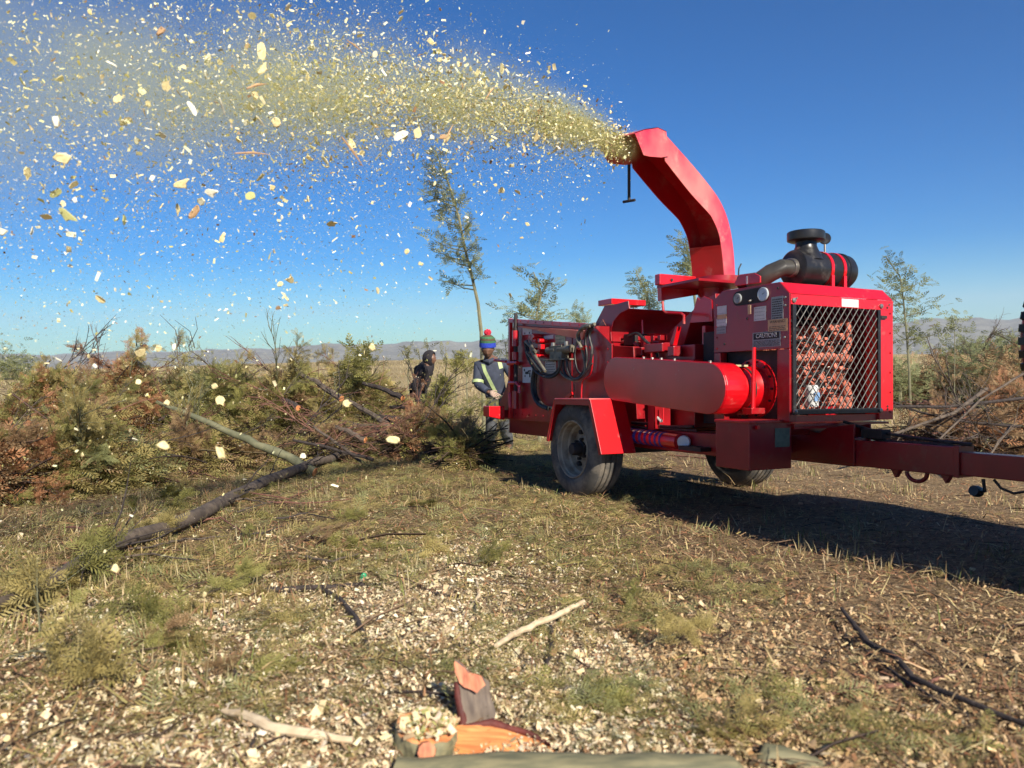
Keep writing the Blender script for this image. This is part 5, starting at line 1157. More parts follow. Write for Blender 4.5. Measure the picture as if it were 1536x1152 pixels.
# discharge transition: sloping box from the drum up to the chute collar
tr = [(984, 516), (1058, 448), (1073, 440), (1074, 455), (1070, 482), (1036, 482), (1026, 516), (1010, 522)]
tyz = [yz(a, b, .28) for a, b in tr]
mb = MB(); mb.prism(tyz, -.30, .28); mb.build('discharge_box', RED2, CH, bevel=.004)
mb = MB(); mb.prism([yz(*p, .285) for p in [(1035, 484), (1046, 446), (1050, 450), (1056, 444), (1068, 450), (1069, 482)]], .281, .287); mb.build('discharge_web', REDB, CH)
MBX(-.35, .33, .88, .92, 1.10, 1.42).build('discharge_flange', REDB, CH, bevel=.004)
mb = MB(); mb.prism([yz(*p, .42) for p in [(1007, 516), (1016, 490), (1019, 490), (1012, 520), (1010, 537), (1003, 537)]], .40, .44); mb.build('support_rib', REDB, CH)
MBX(.40, .50, .84, .98, 1.04, 1.15).build('lit_bracket', REDB, CH, bevel=.004)
MBX(-.48, .40, .98, 1.20, .66, 1.36).build('drive_bulkhead', DARK, CH)
# tray with crank under the chute
TR = empty('chute_turntable_tray'); TR.parent = CH
mb = MB(); mb.box(-.17, .45, .43, .50, 1.785, 1.875); mb.build('tray_front', REDB, TR, bevel=.006)
mb = MB(); mb.prism([(.415, 1.78), (-.08, 1.78), (.0, 1.73), (.41, 1.655)], .42, .47, 'y'); mb.build('tray_gusset', REDB, TR)
MBX(-.2, .42, .42, .95, 1.765, 1.785).build('tray_base', RED2, TR)
for x_ in (.33, -.1): mb = MB(); mb.cyl((x_, .50, 1.83), (x_, .512, 1.83), .012, 8); mb.build('bolt', DARK, TR)
mb = MB(); mb.tube([P3(994, 452, .42), P3(995, 466, .42), P3(999, 469, .42), P3(1022, 470, .42), P3(1026, 473, .42), P3(1026, 486, .42)], .011, 8); mb.build('crank_handle', RED, TR, smooth=True)
mb = MB(); mb.lathe([(.17, .0), (.19, .0), (.19, .05), (.17, .05)], (-.05, .66, 1.80), (0, 0, 1), 28, True); mb.build('turntable_ring', RED2, TR, smooth=True)
MBX(-.30, -.14, .70, .98, 1.80, 1.835).build('turntable_shelf', BEIGE, TR)

# chute, swung out to the side and over
CHT = empty('discharge_chute'); CHT.parent = CH
mi = MM.inverted(); D_ = Vector((math.sin(R(225)), math.cos(R(225)), 0)); N_ = Vector((D_.y, -D_.x, 0)); B0 = Vector((1.83227, 6.54514, 0))
outer = [(-.085, 1.96), (-.072, 2.12), (-.045, 2.27), (.01, 2.42), (.10, 2.545), (.24, 2.655), (.55, 2.82), (.98, 3.02)]
inner = [(.09, 1.96), (.11, 2.10), (.14, 2.24), (.18, 2.34), (.27, 2.44), (.34, 2.485), (.6, 2.61), (.93, 2.80)]
def smooth_pair(pp, m=4):
    P_ = [Vector((a, b, 0)) for a, b in pp]; out = []
    for i in range(len(P_) - 1):
        p0, p1, p2, p3 = P_[max(0, i - 1)], P_[i], P_[i + 1], P_[min(len(P_) - 1, i + 2)]
        for k in range(m):
            t = k / m; v = .5 * ((2 * p1) + (p2 - p0) * t + (2 * p0 - 5 * p1 + 4 * p2 - p3) * t * t + (3 * p1 - 3 * p2 + p3 - p0) * t ** 3); out.append((v.x, v.y))
    return out + [pp[-1]]
outer = smooth_pair(outer); inner = smooth_pair(inner)
def CP(s_, off, z_): return mi @ (Vector((B0.x, B0.y, z_)) + D_ * s_ - N_ * off)
def wall(off0, off1, name, m_, pu=outer, pl=inner):
    n = len(pu); vs = [CP(s_, off0, z_) for s_, z_ in pu] + [CP(s_, off0, z_) for s_, z_ in pl] + [CP(s_, off1, z_) for s_, z_ in pu] + [CP(s_, off1, z_) for s_, z_ in pl]
    fs = []
    for i in range(n - 1): fs += [(i, i + 1, n + i + 1, n + i), (2 * n + i, 3 * n + i, 3 * n + i + 1, 2 * n + i + 1), (i, 2 * n + i, 2 * n + i + 1, i + 1), (n + i, n + i + 1, 3 * n + i + 1, 3 * n + i)]
    fs += [(0, n, 3 * n, 2 * n), (n - 1, 3 * n - 1, 4 * n - 1, 2 * n - 1)][0:1] + [(n - 1, 3 * n - 1, 4 * n - 1, 2 * n - 1)]
    mb = MB(); mb.add(vs, fs); return mb.build(name, m_, CHT, smooth=True)
CW = .30
def set_chute(sign):
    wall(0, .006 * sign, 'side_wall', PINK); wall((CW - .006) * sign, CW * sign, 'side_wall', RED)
    th = [(s_ + .006, z_ - .004) for s_, z_ in outer]
    mb = MB(); n = len(outer)
    vs = [CP(s_, o_, z_) for o_ in (.006 * sign, (CW - .006) * sign) for s_, z_ in outer] + [CP(s_, o_, z_) for o_ in (.006 * sign, (CW - .006) * sign) for s_, z_ in th]
    mb.add(vs, [(i, i + 1, n + i + 1, n + i) for i in range(n - 1)] + [(2 * n + i, 3 * n + i, 3 * n + i + 1, 2 * n + i + 1) for i in range(n - 1)]); mb.build('chute_back', RED, CHT)
    # closed lower front of the spout
    k = 9; mb = MB(); mb.add([CP(s_, o_, z_) for o_ in (.006 * sign, (CW - .006) * sign) for s_, z_ in inner[:k]] + [CP(s_ - .006, o_, z_) for o_ in (.006 * sign, (CW - .006) * sign) for s_, z_ in inner[:k]],
        [(i, i + 1, k + i + 1, k + i) for i in range(k - 1)] + [(2 * k + i, 3 * k + i, 3 * k + i + 1, 2 * k + i + 1) for i in range(k - 1)]); mb.build('spout_front', RED, CHT)
    # square base flange
    a = [CP(-.11, -.02 * sign, 1.93), CP(.11, -.02 * sign, 1.93), CP(.11, (CW + .02) * sign, 1.93), CP(-.11, (CW + .02) * sign, 1.93)]; up = Vector((0, 0, .03))
    mb = MB(); mb.add(a + [p + up for p in a], [(0, 3, 2, 1), (4, 5, 6, 7), (0, 1, 5, 4), (1, 2, 6, 5), (2, 3, 7, 6), (3, 0, 4, 7)]); mb.build('chute_flange', RED, CHT, bevel=.003)
    mb = MB(); c = CP(.0, CW * .5 * sign, 1.86); mb.lathe([(.12, -.06), (.135, -.06), (.135, .08), (.12, .08)], c, (0, 0, 1), 24, True); mb.build('chute_neck', RED, CHT, smooth=True)
    for s_ in (-.07, .07):
        for o_ in (0, CW): mb = MB(); c = CP(s_, (o_ + (-.012 if o_ == 0 else .012)) * sign, 1.985); mb.cyl(c - Vector((.012, 0, 0)), c + Vector((.02, .0, 0)), .014, 8); mb.build('bolt', STEEL, CHT)
    # deflector flap at the mouth
    fl_u = [(.93, 3.01), (1.04, 3.02), (1.20, 2.98), (1.32, 2.935)]; fl_l = [(.90, 2.84), (1.0, 2.815), (1.15, 2.80), (1.22, 2.80)]
    DF = empty('deflector'); DF.parent = CHT
    for o0, o1 in ((-.012, -.006), (CW + .006, CW + .012)):
        n = 4; vs = [CP(s_, o0 * sign, z_) for s_, z_ in fl_u] + [CP(s_, o0 * sign, z_) for s_, z_ in fl_l] + [CP(s_, o1 * sign, z_) for s_, z_ in fl_u] + [CP(s_, o1 * sign, z_) for s_, z_ in fl_l]
        mb = MB(); mb.add(vs, [f for i in range(3) for f in ((i, i + 1, n + i + 1, n + i), (2 * n + i, 3 * n + i, 3 * n + i + 1, 2 * n + i + 1), (i, 2 * n + i, 2 * n + i + 1, i + 1), (n + i, n + i + 1, 3 * n + i + 1, 3 * n + i))] + [(0, n, 3 * n, 2 * n), (n - 1, 3 * n - 1, 4 * n - 1, 2 * n - 1)]); mb.build('flap_cheek', PINK, DF)
    n = 4; mb = MB(); mb.add([CP(s_, o_ * sign, z_ + dz) for dz in (0, .006) for o_ in (-.012, CW + .012) for s_, z_ in fl_u], [(i, i + 1, n + i + 1, n + i) for i in range(3)] + [(2 * n + i, 3 * n + i, 3 * n + i + 1, 2 * n + i + 1) for i in range(3)] + [(3, 7, 15, 11), (0, 8, 12, 4)]); mb.build('flap_top', PINK, DF)
    # tee handle under the mouth
    h0 = CP(.93, (CW + .03) * sign, 2.88); h1 = h0 + Vector((.0, .0, -.33)); mb = MB(); mb.tube([h0, h1], .012, 8); t = (CP(1, 0, 2) - CP(0, 0, 2)).normalized(); s2 = (CP(0, 1, 2) - CP(0, 0, 2)).normalized()
    mb.tube([h1 - s2 * .055, h1 + s2 * .055], .011, 8); mb.build('tee_handle', DARK, DF, smooth=True)
    mb = MB(); mb.tube([CP(-.13, .0, 1.93), CP(-.13, -.01 * sign, 2.06), CP(-.16, -.015 * sign, 2.1)], .006, 6); mb.build('lock_rod', DARK, CHT)
set_chute(-1)

# engine enclosure
EN = empty('engine_housing'); EN.parent = CH
y1, y2, zb, z0, zc, zt, zm = 1.218, 1.95, 1.19, .706, 1.553, 1.637, 1.582
panel = [(y1, zb), (y2, zb), (y2, zc), (y2 - .085, zt), (y1 + .09, zt), (y1, zm)]
mb = MB(); mb.prism(panel, .49, .502); sp_ = mb.build('side_panel', RED2, EN, bevel=.003)
mb = MB(); mb.prism([(y1, z0), (y2 - .13, z0), (y2 - .13, zt - .05), (y1, zm)], -.502, -.49); mb.build('side_panel', RED2, EN)
MBX(.44, .502, y1, y1 + .07, z0, zb - .002).build('corner_post', RED2, EN, bevel=.004)
MBX(.44, .502, y2 - .11, y2, z0, zb - .002).build('corner_post', RED2, EN, bevel=.004)
mb = MB(); mb.box(-.502, -.358, y2 - .12, y2, z0, zc - .002); mb.build('corner_post', REDB, EN, bevel=.004)
mb = MB(); mb.prism([(y2, zc), (y2 - .085, zt), (y1 + .09, zt), (y1 + .09, zt - .012), (y2 - .09, zt - .012), (y2 - .012, zc)], -.502, .4895); mb.build('roof_sheet', REDB, EN, bevel=.003)
mb = MB(); mb.box(-.502, .4895, y2 - .012, y2 + .001, zc - .072, zc - .003); hb = mb.build('header_band', REDB, EN, bevel=.002)
MBX(-.145, .02, y2 + .002, y2 + .0035, zc - .066, zc - .012).build('name_sticker', DECALW, EN)
for x_ in (.465, -.375): mb = MB(); mb.lathe([(.018, .0), (.016, .008), (.0, .011)], (x_, y2 + .002, zc - .045), (0, 1, 0), 12); mb.build('bolt', STEEL, EN, smooth=True)
for z_ in (.78, .80, 1.5): mb = MB(); mb.cyl((-.44, y2, z_), (-.44, y2 + .004, z_), .008, 8); mb.build('bolt', DARK, EN)
# dark inside walls; the first is an added sheet painting the opening's shade
MBX(.425, .43, y1 + .07, y2 - .115, z0, zb).build('inner_shade_sheet', DARK, EN); MBX(-.48, .42, y1 + .02, y1 + .03, z0, zt - .04).build('rear_bulkhead', DARK, EN); MBX(-.48, .44, y1, y2 - .02, z0 - .03, z0 - .015).build('floor_plate', RED2, EN)
MBX(-.36, .46, y2 - .05, y2 - .02, z0 - .005, z0 + .04).build('lower_rail', RED, EN)
# grille
GR = empty('grille'); GR.parent = EN
gx0, gx1, gz0, gz1 = -.352, .488, .785, 1.48
for (a, b, c, d) in [(gx0, gx1, gz0 - .03, gz0 + .006), (gx0, gx0 + .028, gz0, gz1), (gx1 - .028, gx1, gz0, gz1)]: MBX(a, b, y2 + .002, y2 + .02, c, d).build('grille_frame', BLACKP, GR, bevel=.003)
mb = MB(); sx_, sz_ = .059, .0745
def clip(p0, p1):
    (xa, za), (xb, zb_) = p0, p1; t0, t1 = 0., 1.; dx, dz = xb - xa, zb_ - za
    for p, q in ((-dx, xa - gx0), (dx, gx1 - xa), (-dz, za - gz0), (dz, gz1 - za)):
        if p == 0:
            if q < 0: return None
        else:
            r_ = q / p
            if p < 0: t0 = max(t0, r_)
            else: t1 = min(t1, r_)
    return None if t0 >= t1 else ((xa + dx * t0, za + dz * t0), (xa + dx * t1, za + dz * t1))
for sg in (-1, 1):
    for k in range(-14, 32):
        xa = gx0 + k * sx_; L = 12 * sz_
        c = clip((xa, gz0), (xa + sg * (L / sz_) * sx_, gz0 + L)) 
        if not c: continue
        (xa, za), (xb, zb_) = c; n_ = Vector((zb_ - za, -(xb - xa))).normalized() * .0019
        yy = y2 + (.006 if sg > 0 else .0085)
        mb.add([(xa + n_.x, yy, za + n_.y), (xa - n_.x, yy + .002, za - n_.y), (xb - n_.x, yy + .002, zb_ - n_.y), (xb + n_.x, yy, zb_ + n_.y), (xa + n_.x, yy - .004, za + n_.y), (xa - n_.x, yy - .002, za - n_.y), (xb - n_.x, yy - .002, zb_ - n_.y), (xb + n_.x, yy - .004, zb_ + n_.y)],
               [(0, 1, 2, 3), (7, 6, 5, 4), (0, 4, 5, 1), (2, 6, 7, 3), (1, 5, 6, 2), (0, 3, 7, 4)])
mb.build('grille_mesh', mat('grey_mesh_wire', (.035, .035, .035), .5), GR)
for x_ in (gx0 + .012, gx1 - .012): mb = MB(); mb.lathe([(.016, .0), (.015, .01), (.0, .013)], (x_, y2 + .02, gz0 - .01), (0, 1, 0), 12); mb.build('bolt', STEEL, GR, smooth=True)
MBX(-.42, -.36, y2 + .002, y2 + .016, 1.42, 1.44).build('grille_hinge', DARK, GR)
# stickers on the side panel, gauges
o, a, b = sticker_px(1129, 499.5, 1171, 519, DECALG, .5035)
lb = MB(); lb.box(.5050, .5056, a[0] + .01, b[0] - .01, (a[1] + b[1]) / 2 + .002, a[1] - .006); lb.build('heading_bar', INK, o)
text('CAUTION!', o, (.5062, (a[0] + b[0]) / 2, a[1] - .026), .042, SIDE, DECALW, xs=.95)
lb = MB(); fuzz(3)
for i in range(5):
    zz = b[1] + .006 + i * .0085; yy = a[0] + .01
    while yy < b[0] - .02: dl = random.uniform(.008, .03); lb.box(.5050, .5056, yy, min(yy + dl, b[0] - .008), zz, zz + .004); yy += dl + .005
lb.build('printed_lines', INK, o)
o, a, b = sticker_px(1152, 480, 1181, 496, DECALO, .5035, lines=0); text('WARNING!', o, (.5052, (a[0] + b[0]) / 2, a[1] - .017), .027, SIDE, INK)
lb = MB()
for i in range(3):
    zz = b[1] + .010 + i * .011; yy = a[0] + .012
    while yy < b[0] - .02: dl = random.uniform(.008, .03); lb.box(.5050, .5056, yy, min(yy + dl, b[0] - .01), zz, zz + .004); yy += dl + .005
lb.build('printed_lines', INK, o)
sticker_px(1157, 446, 1175, 480, DECALG, .5032, lines=9); sticker_px(1131, 461, 1149, 480, DECALW, .5035, lines=4, ink=DECALG)
sticker_px(1076, 460, 1090, 471, DECALW, .5035, lines=2, ink=DECALG); o, a, b = sticker_px(1076, 472.5, 1090, 478, DECALO, .5035); sticker_px(1075, 479, 1090, 489, DECALW, .5035, lines=3, ink=DECALG); sticker_px(1075, 490, 1089, 500, DECALG, .5035, lines=3)
GP = empty('gauge_recess'); GP.parent = EN
c1 = yz(1107, 448, .503); c2 = yz(1145, 441.5, .503); mb = MB(); pl = []
r_ = .052
for k in range(9): t = math.pi / 2 + math.pi * k / 8; pl.append((c1[0] + r_ * math.cos(t), c1[1] + r_ * math.sin(t)))
for k in range(9): t = -math.pi / 2 + math.pi * k / 8; pl.append((c2[0] + r_ * math.cos(t), c2[1] + r_ * math.sin(t)))
mb.prism(pl, .5022, .5045); mb.build('gauge_plate', DARK, GP)
for c, rr_, m_ in ((c1, .030, DECALG), (c2, .042, GLASS)):
    mb = MB(); mb.lathe([(rr_ + .006, .0), (rr_ + .006, .010), (rr_, .012), (rr_, .008), (.0, .008)], (.5045, c[0] + .004, c[1]), (1, 0, 0), 22); g_ = mb.build('gauge', [m_], GP, smooth=True)
    nb = MB(); nb.add([(.514, c[0], c[1] + .003), (.514, c[0] + rr_ * .7, c[1] + rr_ * .3), (.514, c[0], c[1] - .003)], [(0, 1, 2)]); nb.build('needle', INK, g_)
mb = MB(); k_ = yz(1125, 452, .52); mb.tube([(.505, k_[0], k_[1] + .01), (.53, k_[0], k_[1])], .008, 8); mb.build('ignition_key', STEEL, GP)
k2 = yz(1123.5, 464, .53); mb = MB(); mb.box(.526, .530, k2[0] - .014, k2[0] + .016, k2[1] - .034, k2[1] + .03); mb.build('key_tag', DECALO, GP, bevel=.003)
for px_, py_ in ((1167, 432), (1121, 478), (1087, 516), (1178, 446), (1178, 458), (1177, 506)):
    q = yz(px_, py_, .503); mb = MB(); mb.lathe([(.009, .0), (.008, .005), (.0, .006)], (.503, q[0], q[1]), (1, 0, 0), 8); mb.build('bolt', STEEL if px_ > 1170 else DARK, EN)
# lifting lug with slot
lug = [yz(*p, .43) for p in [(1103, 429), (1103, 423), (1111, 412), (1133, 410), (1141, 414), (1141, 424)]]
mb = MB(); mb.prism(lug, .424, .436); lg = mb.build('lifting_lug', RED, EN, bevel=.003); s0 = yz(1121.5, 420, .43)
MBX(.4365, .4375, s0[0] - .008, s0[0] + .008, s0[1] - .028, s0[1] + .028).build('lug_slot', DECALW, lg)
mb = MB(); lug2 = [(y2 - .55, zt), (y2 - .5, zt + .07), (y2 - .35, zt + .07), (y2 - .3, zt)]; mb.prism(lug2, -.44, -.428); mb.build('lifting_lug', RED, EN)
def bolt_row(parent, pts, n_, axis, r_=.007, m_=None):
    for k in range(n_):
        t = k / max(1, n_ - 1); p_ = Vector(pts[0]).lerp(Vector(pts[1]), t); mb = MB(); mb.lathe([(r_, .0), (r_ * .9, .005), (.0, .006)], p_, axis, 7); mb.build('bolt', m_ or RED2, parent)
bolt_row(EN, [(.503, y1 + .03, 1.22), (.503, y1 + .03, 1.54)], 5, (1, 0, 0)); bolt_row(EN, [(.44, y2 + .002, zc - .03), (-.46, y2 + .002, zc - .03)], 2, (0, 1, 0), m_=STEEL)
bolt_row(EN, [(-.47, y2 + .001, .76), (-.47, y2 + .001, 1.46)], 6, (0, 1, 0)); bolt_row(HPR, [(.80, -1.5, 1.625), (.80, -.2, 1.488)], 9, (1, 0, 0), .009)
bolt_row(HPR, [(.751, -1.55, .66), (.751, -.8, .66)], 6, (1, 0, 0), .010); bolt_row(HPR, [(.751, .18, .92), (.751, .18, 1.26)], 4, (1, 0, 0), .010); bolt_row(CHT, [CP(-.055, -.002, 2.05), CP(.06, -.002, 2.05)], 3, N_ * -1, .009, STEEL)
MBX(.7505, .756, -.42, -.40, .80, 1.48).build('weld_seam', RED2, HPR)
# engine seen through the grille
EG = empty('engine'); EG.parent = CH; fuzz(21)
MBX(-.26, .40, 1.33, 1.62, .76, 1.22).build('engine_block', SALMON, EG, bevel=.015)
MBX(-.18, .40, 1.36, 1.60, 1.225, 1.38).build('cylinder_head', SALMON, EG, bevel=.015)
def bits(n, xr, yr, zr, sr, m_, name, kinds=3):
    mb = MB()
    for k in range(n):
        x_, y_, z_ = random.uniform(*xr), random.uniform(*yr), random.uniform(*zr); s_ = random.uniform(*sr); t = k % kinds
        if t == 0: mb.box(x_ - s_, x_ + s_, y_ - s_ * .6, y_ + s_ * .6, z_ - s_ * .5, z_ + s_ * .5)
        elif t == 1: mb.cyl((x_, y_ - s_, z_), (x_, y_ + s_ * .9, z_), s_ * .6, 10)
        else: mb.tube([(x_ - s_ * 1.3, y_, z_), (x_, y_ + s_ * .5, z_ + s_ * .2), (x_ + s_ * 1.2, y_, z_ - s_ * .1)], s_ * .35, 7)
    o = mb.build(name, m_, EG, bevel=.003); o['kind'] = 'stuff'; return o
bits(90, (-.27, .42), (1.64, 1.78), (.78, 1.16), (.02, .06), SALMON, 'casting'); bits(56, (-.20, .42), (1.62, 1.78), (1.12, 1.42), (.016, .05), SALMON, 'rocker_fitting')
bits(90, (-.28, .42), (1.70, 1.83), (.78, 1.40), (.008, .020), DARK, 'bracket'); bits(34, (-.28, .42), (1.76, 1.84), (.78, 1.40), (.006, .014), STEEL, 'fitting')
mb = MB(); mb.tube([(-.14, 1.74, 1.32), (-.17, 1.80, 1.42), (-.22, 1.80, 1.41), (-.23, 1.80, 1.24), (-.18, 1.79, 1.17)], .022, 10); mb.build('coolant_pipe', SALMON, EG, smooth=True)
mb = MB(); mb.tube([(.40, 1.74, 1.14), (.2, 1.80, 1.135), (.0, 1.80, 1.15), (-.26, 1.78, 1.14)], .03, 10); mb.build('manifold', SALMON, EG, smooth=True)
mb = MB(); mb.tube([(-.14, 1.78, 1.0), (-.22, 1.78, .95), (-.24, 1.78, .85), (-.22, 1.78, .78)], .035, 10); mb.build('coolant_pipe', SALMON, EG, smooth=True)
for pts_ in ([(.34, 1.78, 1.34), (.38, 1.79, 1.15), (.33, 1.79, .95), (.36, 1.78, .80)], [(.28, 1.79, 1.2), (.30, 1.80, 1.0), (.26, 1.79, .85), (.25, 1.79, .78)], [(.40, 1.78, 1.05), (.25, 1.80, 1.08), (.1, 1.79, 1.02), (.0, 1.78, 1.06)], [(.42, 1.78, 1.24), (.2, 1.79, 1.26), (.05, 1.78, 1.22)], [(.20, 1.78, .95), (.15, 1.79, 1.05), (.05, 1.78, .98), (.08, 1.78, .82)]):
    mb = MB(); mb.tube(pts_, .010, 7); mb.build('wiring', HOSE, EG, smooth=True)
mb = MB(); mb.lathe([(.0, .0), (.04, .0), (.045, .01), (.045, .14), (.035, .15), (.0, .15)], (.16, 1.82, .80), (0, 0, 1), 18); of = mb.build('oil_filter', WHITEP, EG, smooth=True)
MBX(.135, .185, 1.862, 1.868, .84, .90).build('filter_label', mat('blue_print', (.2, .35, .6), .5), of)
MBX(-.14, -.02, 1.62, 1.78, .72, .80).build('engine_foot', RED, EG, bevel=.004)

# clutch housing, flange and engage lever
CL = empty('clutch_housing'); CL.parent = CH; cyc, czc = 1.56, .925
mb = MB(); mb.lathe([(.0, .66), (.125, .66), (.135, .645), (.135, .60), (.150, .585), (.158, .50), (.165, .485), (.165, .40)], (0, cyc, czc), (1, 0, 0), 36)
mb.build('bell', REDB, CL, smooth=True)
mb = MB(); mb.lathe([(.165, .455), (.205, .455), (.208, .445), (.208, .43), (.165, .425)], (0, cyc, czc), (1, 0, 0), 36, True); mb.build('flange', REDB, CL, smooth=True)
for k in range(14):
    t = 2 * math.pi * k / 14; mb = MB(); mb.cyl((.455, cyc + .19 * math.cos(t), czc + .19 * math.sin(t)), (.468, cyc + .19 * math.cos(t), czc + .19 * math.sin(t)), .009, 6); mb.build('bolt', DARK, CL)
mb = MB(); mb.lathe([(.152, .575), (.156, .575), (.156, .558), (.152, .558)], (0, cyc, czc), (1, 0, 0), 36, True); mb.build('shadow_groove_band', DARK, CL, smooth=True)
mb = MB(); mb.tube([(.60, cyc + .16, czc - .13), (.60, cyc + .17, czc + .28)], [.016, .013], 10); mb.build('engage_lever', REDB, CL, smooth=True)
mb = MB(); mb.box(.52, .64, cyc + .10, cyc + .19, czc - .17, czc - .13); mb.box(.54, .60, cyc + .0, cyc + .10, czc - .18, czc - .15); mb.build('lever_pivot', RED2, CL, bevel=.004)
MBX(.55, .66, cyc - .09, cyc + .06, czc + .152, czc + .165).build('clutch_sticker', DECALY, CL)
# stadium shaped belt guard
BG = empty('belt_guard'); BG.parent = CH
ca, cb, rg = (.445, 1.005), (1.555, .927), .176; d = Vector((cb[0] - ca[0], cb[1] - ca[1])).normalized(); base_a = math.atan2(d.y, d.x); pl = []
for k in range(17): t = base_a + math.pi / 2 + math.pi * k / 16; pl.append((ca[0] + rg * math.cos(t), ca[1] + rg * math.sin(t)))
for k in range(17): t = base_a - math.pi / 2 + math.pi * k / 16; pl.append((cb[0] + rg * math.cos(t), cb[1] + rg * math.sin(t)))
mb = MB(); mb.prism(pl, .835, .85); mb.build('guard_face', REDG, BG, bevel=.004)
n = len(pl); ins = [((y_ - (ca[0] + cb[0]) / 2) * .985 + (ca[0] + cb[0]) / 2, (z_ - .966) * .97 + .966) for y_, z_ in pl]
mb = MB(); mb.prism(pl, .66, .834); mb.build('guard_rim', REDB, BG, bevel=.004)
for t in (.28, .38, .48, .62, .97):
    y_ = ca[0] + (cb[0] - ca[0]) * t; z_ = ca[1] + (cb[1] - ca[1]) * t + rg; mb = MB(); mb.cyl((.80, y_, z_ - .002), (.80, y_ - .001, z_ + .012), .012, 8); mb.build('bolt', STEEL, BG)
MBX(.50, .66, .62, .70, .60, .84).build('guard_bracket', RED2, BG); MBX(.50, .66, 1.42, 1.50, .60, .78).build('guard_bracket', RED2, BG)
MBX(.60, .70, 1.50, 1.60, .56, .64).build('guard_foot', REDB, BG, bevel=.004)
hose([(983, 608), (984, 622), (992, 632)], .62, .012, DECALW); mb = MB(); mb.tube([P3(995, 608, .62), P3(995, 634, .62)], .006, 6); mb.build('drain_rod', REDB, CH)
hose([(948, 634), (975, 636), (1000, 640), (1040, 640)], .60, .012); hose([(948, 640), (990, 643), (1045, 646)], .61, .009)

# toolbox
TB = empty('toolbox'); TB.parent = CH
MBX(.43, .80, 1.575, 1.895, .395, .705).build('toolbox_body', RED2, TB, bevel=.006)
MBX(.425, .808, 1.57, 1.903, .700, .718).build('toolbox_lid', RED, TB, bevel=.004)
MBX(.45, .58, 1.896, 1.899, .54, .665).build('reflector_plate', mat('faded_green_reflector', (.14, .17, .11), .4, noise_amt=.4, nscale=25), TB)
mb = MB(); mb.cyl((.74, 1.90, .675), (.74, 1.915, .675), .014, 10); mb.build('toolbox_latch', REDB, TB)

# drawbar
DB = empty('drawbar'); DB.parent = CH
MBX(-.07, .06, 1.15, 2.08, .405, .60).build('drawbar_root', RED2, DB, bevel=.006)
mb = MB(); mb.prism([(1.60, .43), (1.60, .645), (1.68, .64), (1.80, .615), (1.88, .66), (2.10, .69), (2.10, .425)], .065, .078); mb.build('gusset_plate', RED2, DB, bevel=.003)
mb = MB(); mb.prism([(1.60, .43), (1.60, .645), (1.68, .64), (1.80, .615), (1.88, .66), (2.10, .69), (2.10, .425)], -.088, -.075); mb.build('gusset_plate', RED2, DB, bevel=.003)
MBX(-.07, .06, 2.081, 2.80, .412, .585).build('outer_tube', RED2, DB, bevel=.006)
MBX(-.058, .048, 2.802, 3.72, .42, .555).build('inner_tube', RED2, DB, bevel=.006)
MBX(-.075, .065, 2.78, 2.815, .405, .592).build('tube_collar', RED2, DB, bevel=.003)
mb = MB(); pts_ = [(-.0, 2.50 + .07 * math.cos(t), .405 - .055 * math.sin(t) * 1.0) for t in [math.pi * k / 14 for k in range(15)]]; mb.tube(pts_, .013, 10); mb.build('chain_loop', RED2, DB, smooth=True)
for y_ in (2.36, 2.70): mb = MB(); mb.prism([(y_ - .03, .41), (y_ + .03, .41), (y_, .36)], -.02, .02); mb.build('hook_lug', RED2, DB)
mb = MB(); mb.tube([(.02, 2.93, .41), (.02, 2.94, .34), (.02, 2.90, .33)], .010, 8); mb.build('jack_pin', DARK, DB, smooth=True)
mb = MB(); mb.lathe([(.0, -.03), (.03, -.028), (.034, 0), (.03, .028), (.0, .03)], (.02, 2.89, .335), (1, 0, .2), 14); mb.build('rubber_knob', BLACKP, DB, smooth=True)
mb = MB(); mb.tube([(.0, 2.98, .41), (.0, 3.02, .365), (.0, 3.09, .345), (.0, 3.16, .365), (.0, 3.17, .42), (.0, 3.3, .41)], .008, 8); mb.build('breakaway_cable', HOSE, DB, smooth=True)
hose([(1300, 655), (1340, 663), (1400, 666), (1445, 672)], .0, .012)
mb = MB(); mb.tube([(.0, 1.95, .70), (-.02, 2.2, .64), (-.02, 2.5, .615), (.0, 2.85, .60)], .011, 8); mb.build('wiring_loom', HOSE, DB, smooth=True)
MBX(-.05, .04, 2.12, 2.28, .60, .66).build('wiring_box', DARK, DB, bevel=.004)
for k in range(3): mb = MB(); mb.box(-.30, .40, 1.72 + k * .07, 1.75 + k * .07, .655, .672); mb.build('step_slat', RED, CH)
MBX(-.5, .44, 1.60, 1.72, .60, .66).build('engine_cross_member', RED2, CH, bevel=.005)
mb = MB(); mb.box(-.12, .05, 3.70, 3.98, .40, .50); mb.build('coupler', DARK, DB, bevel=.01)

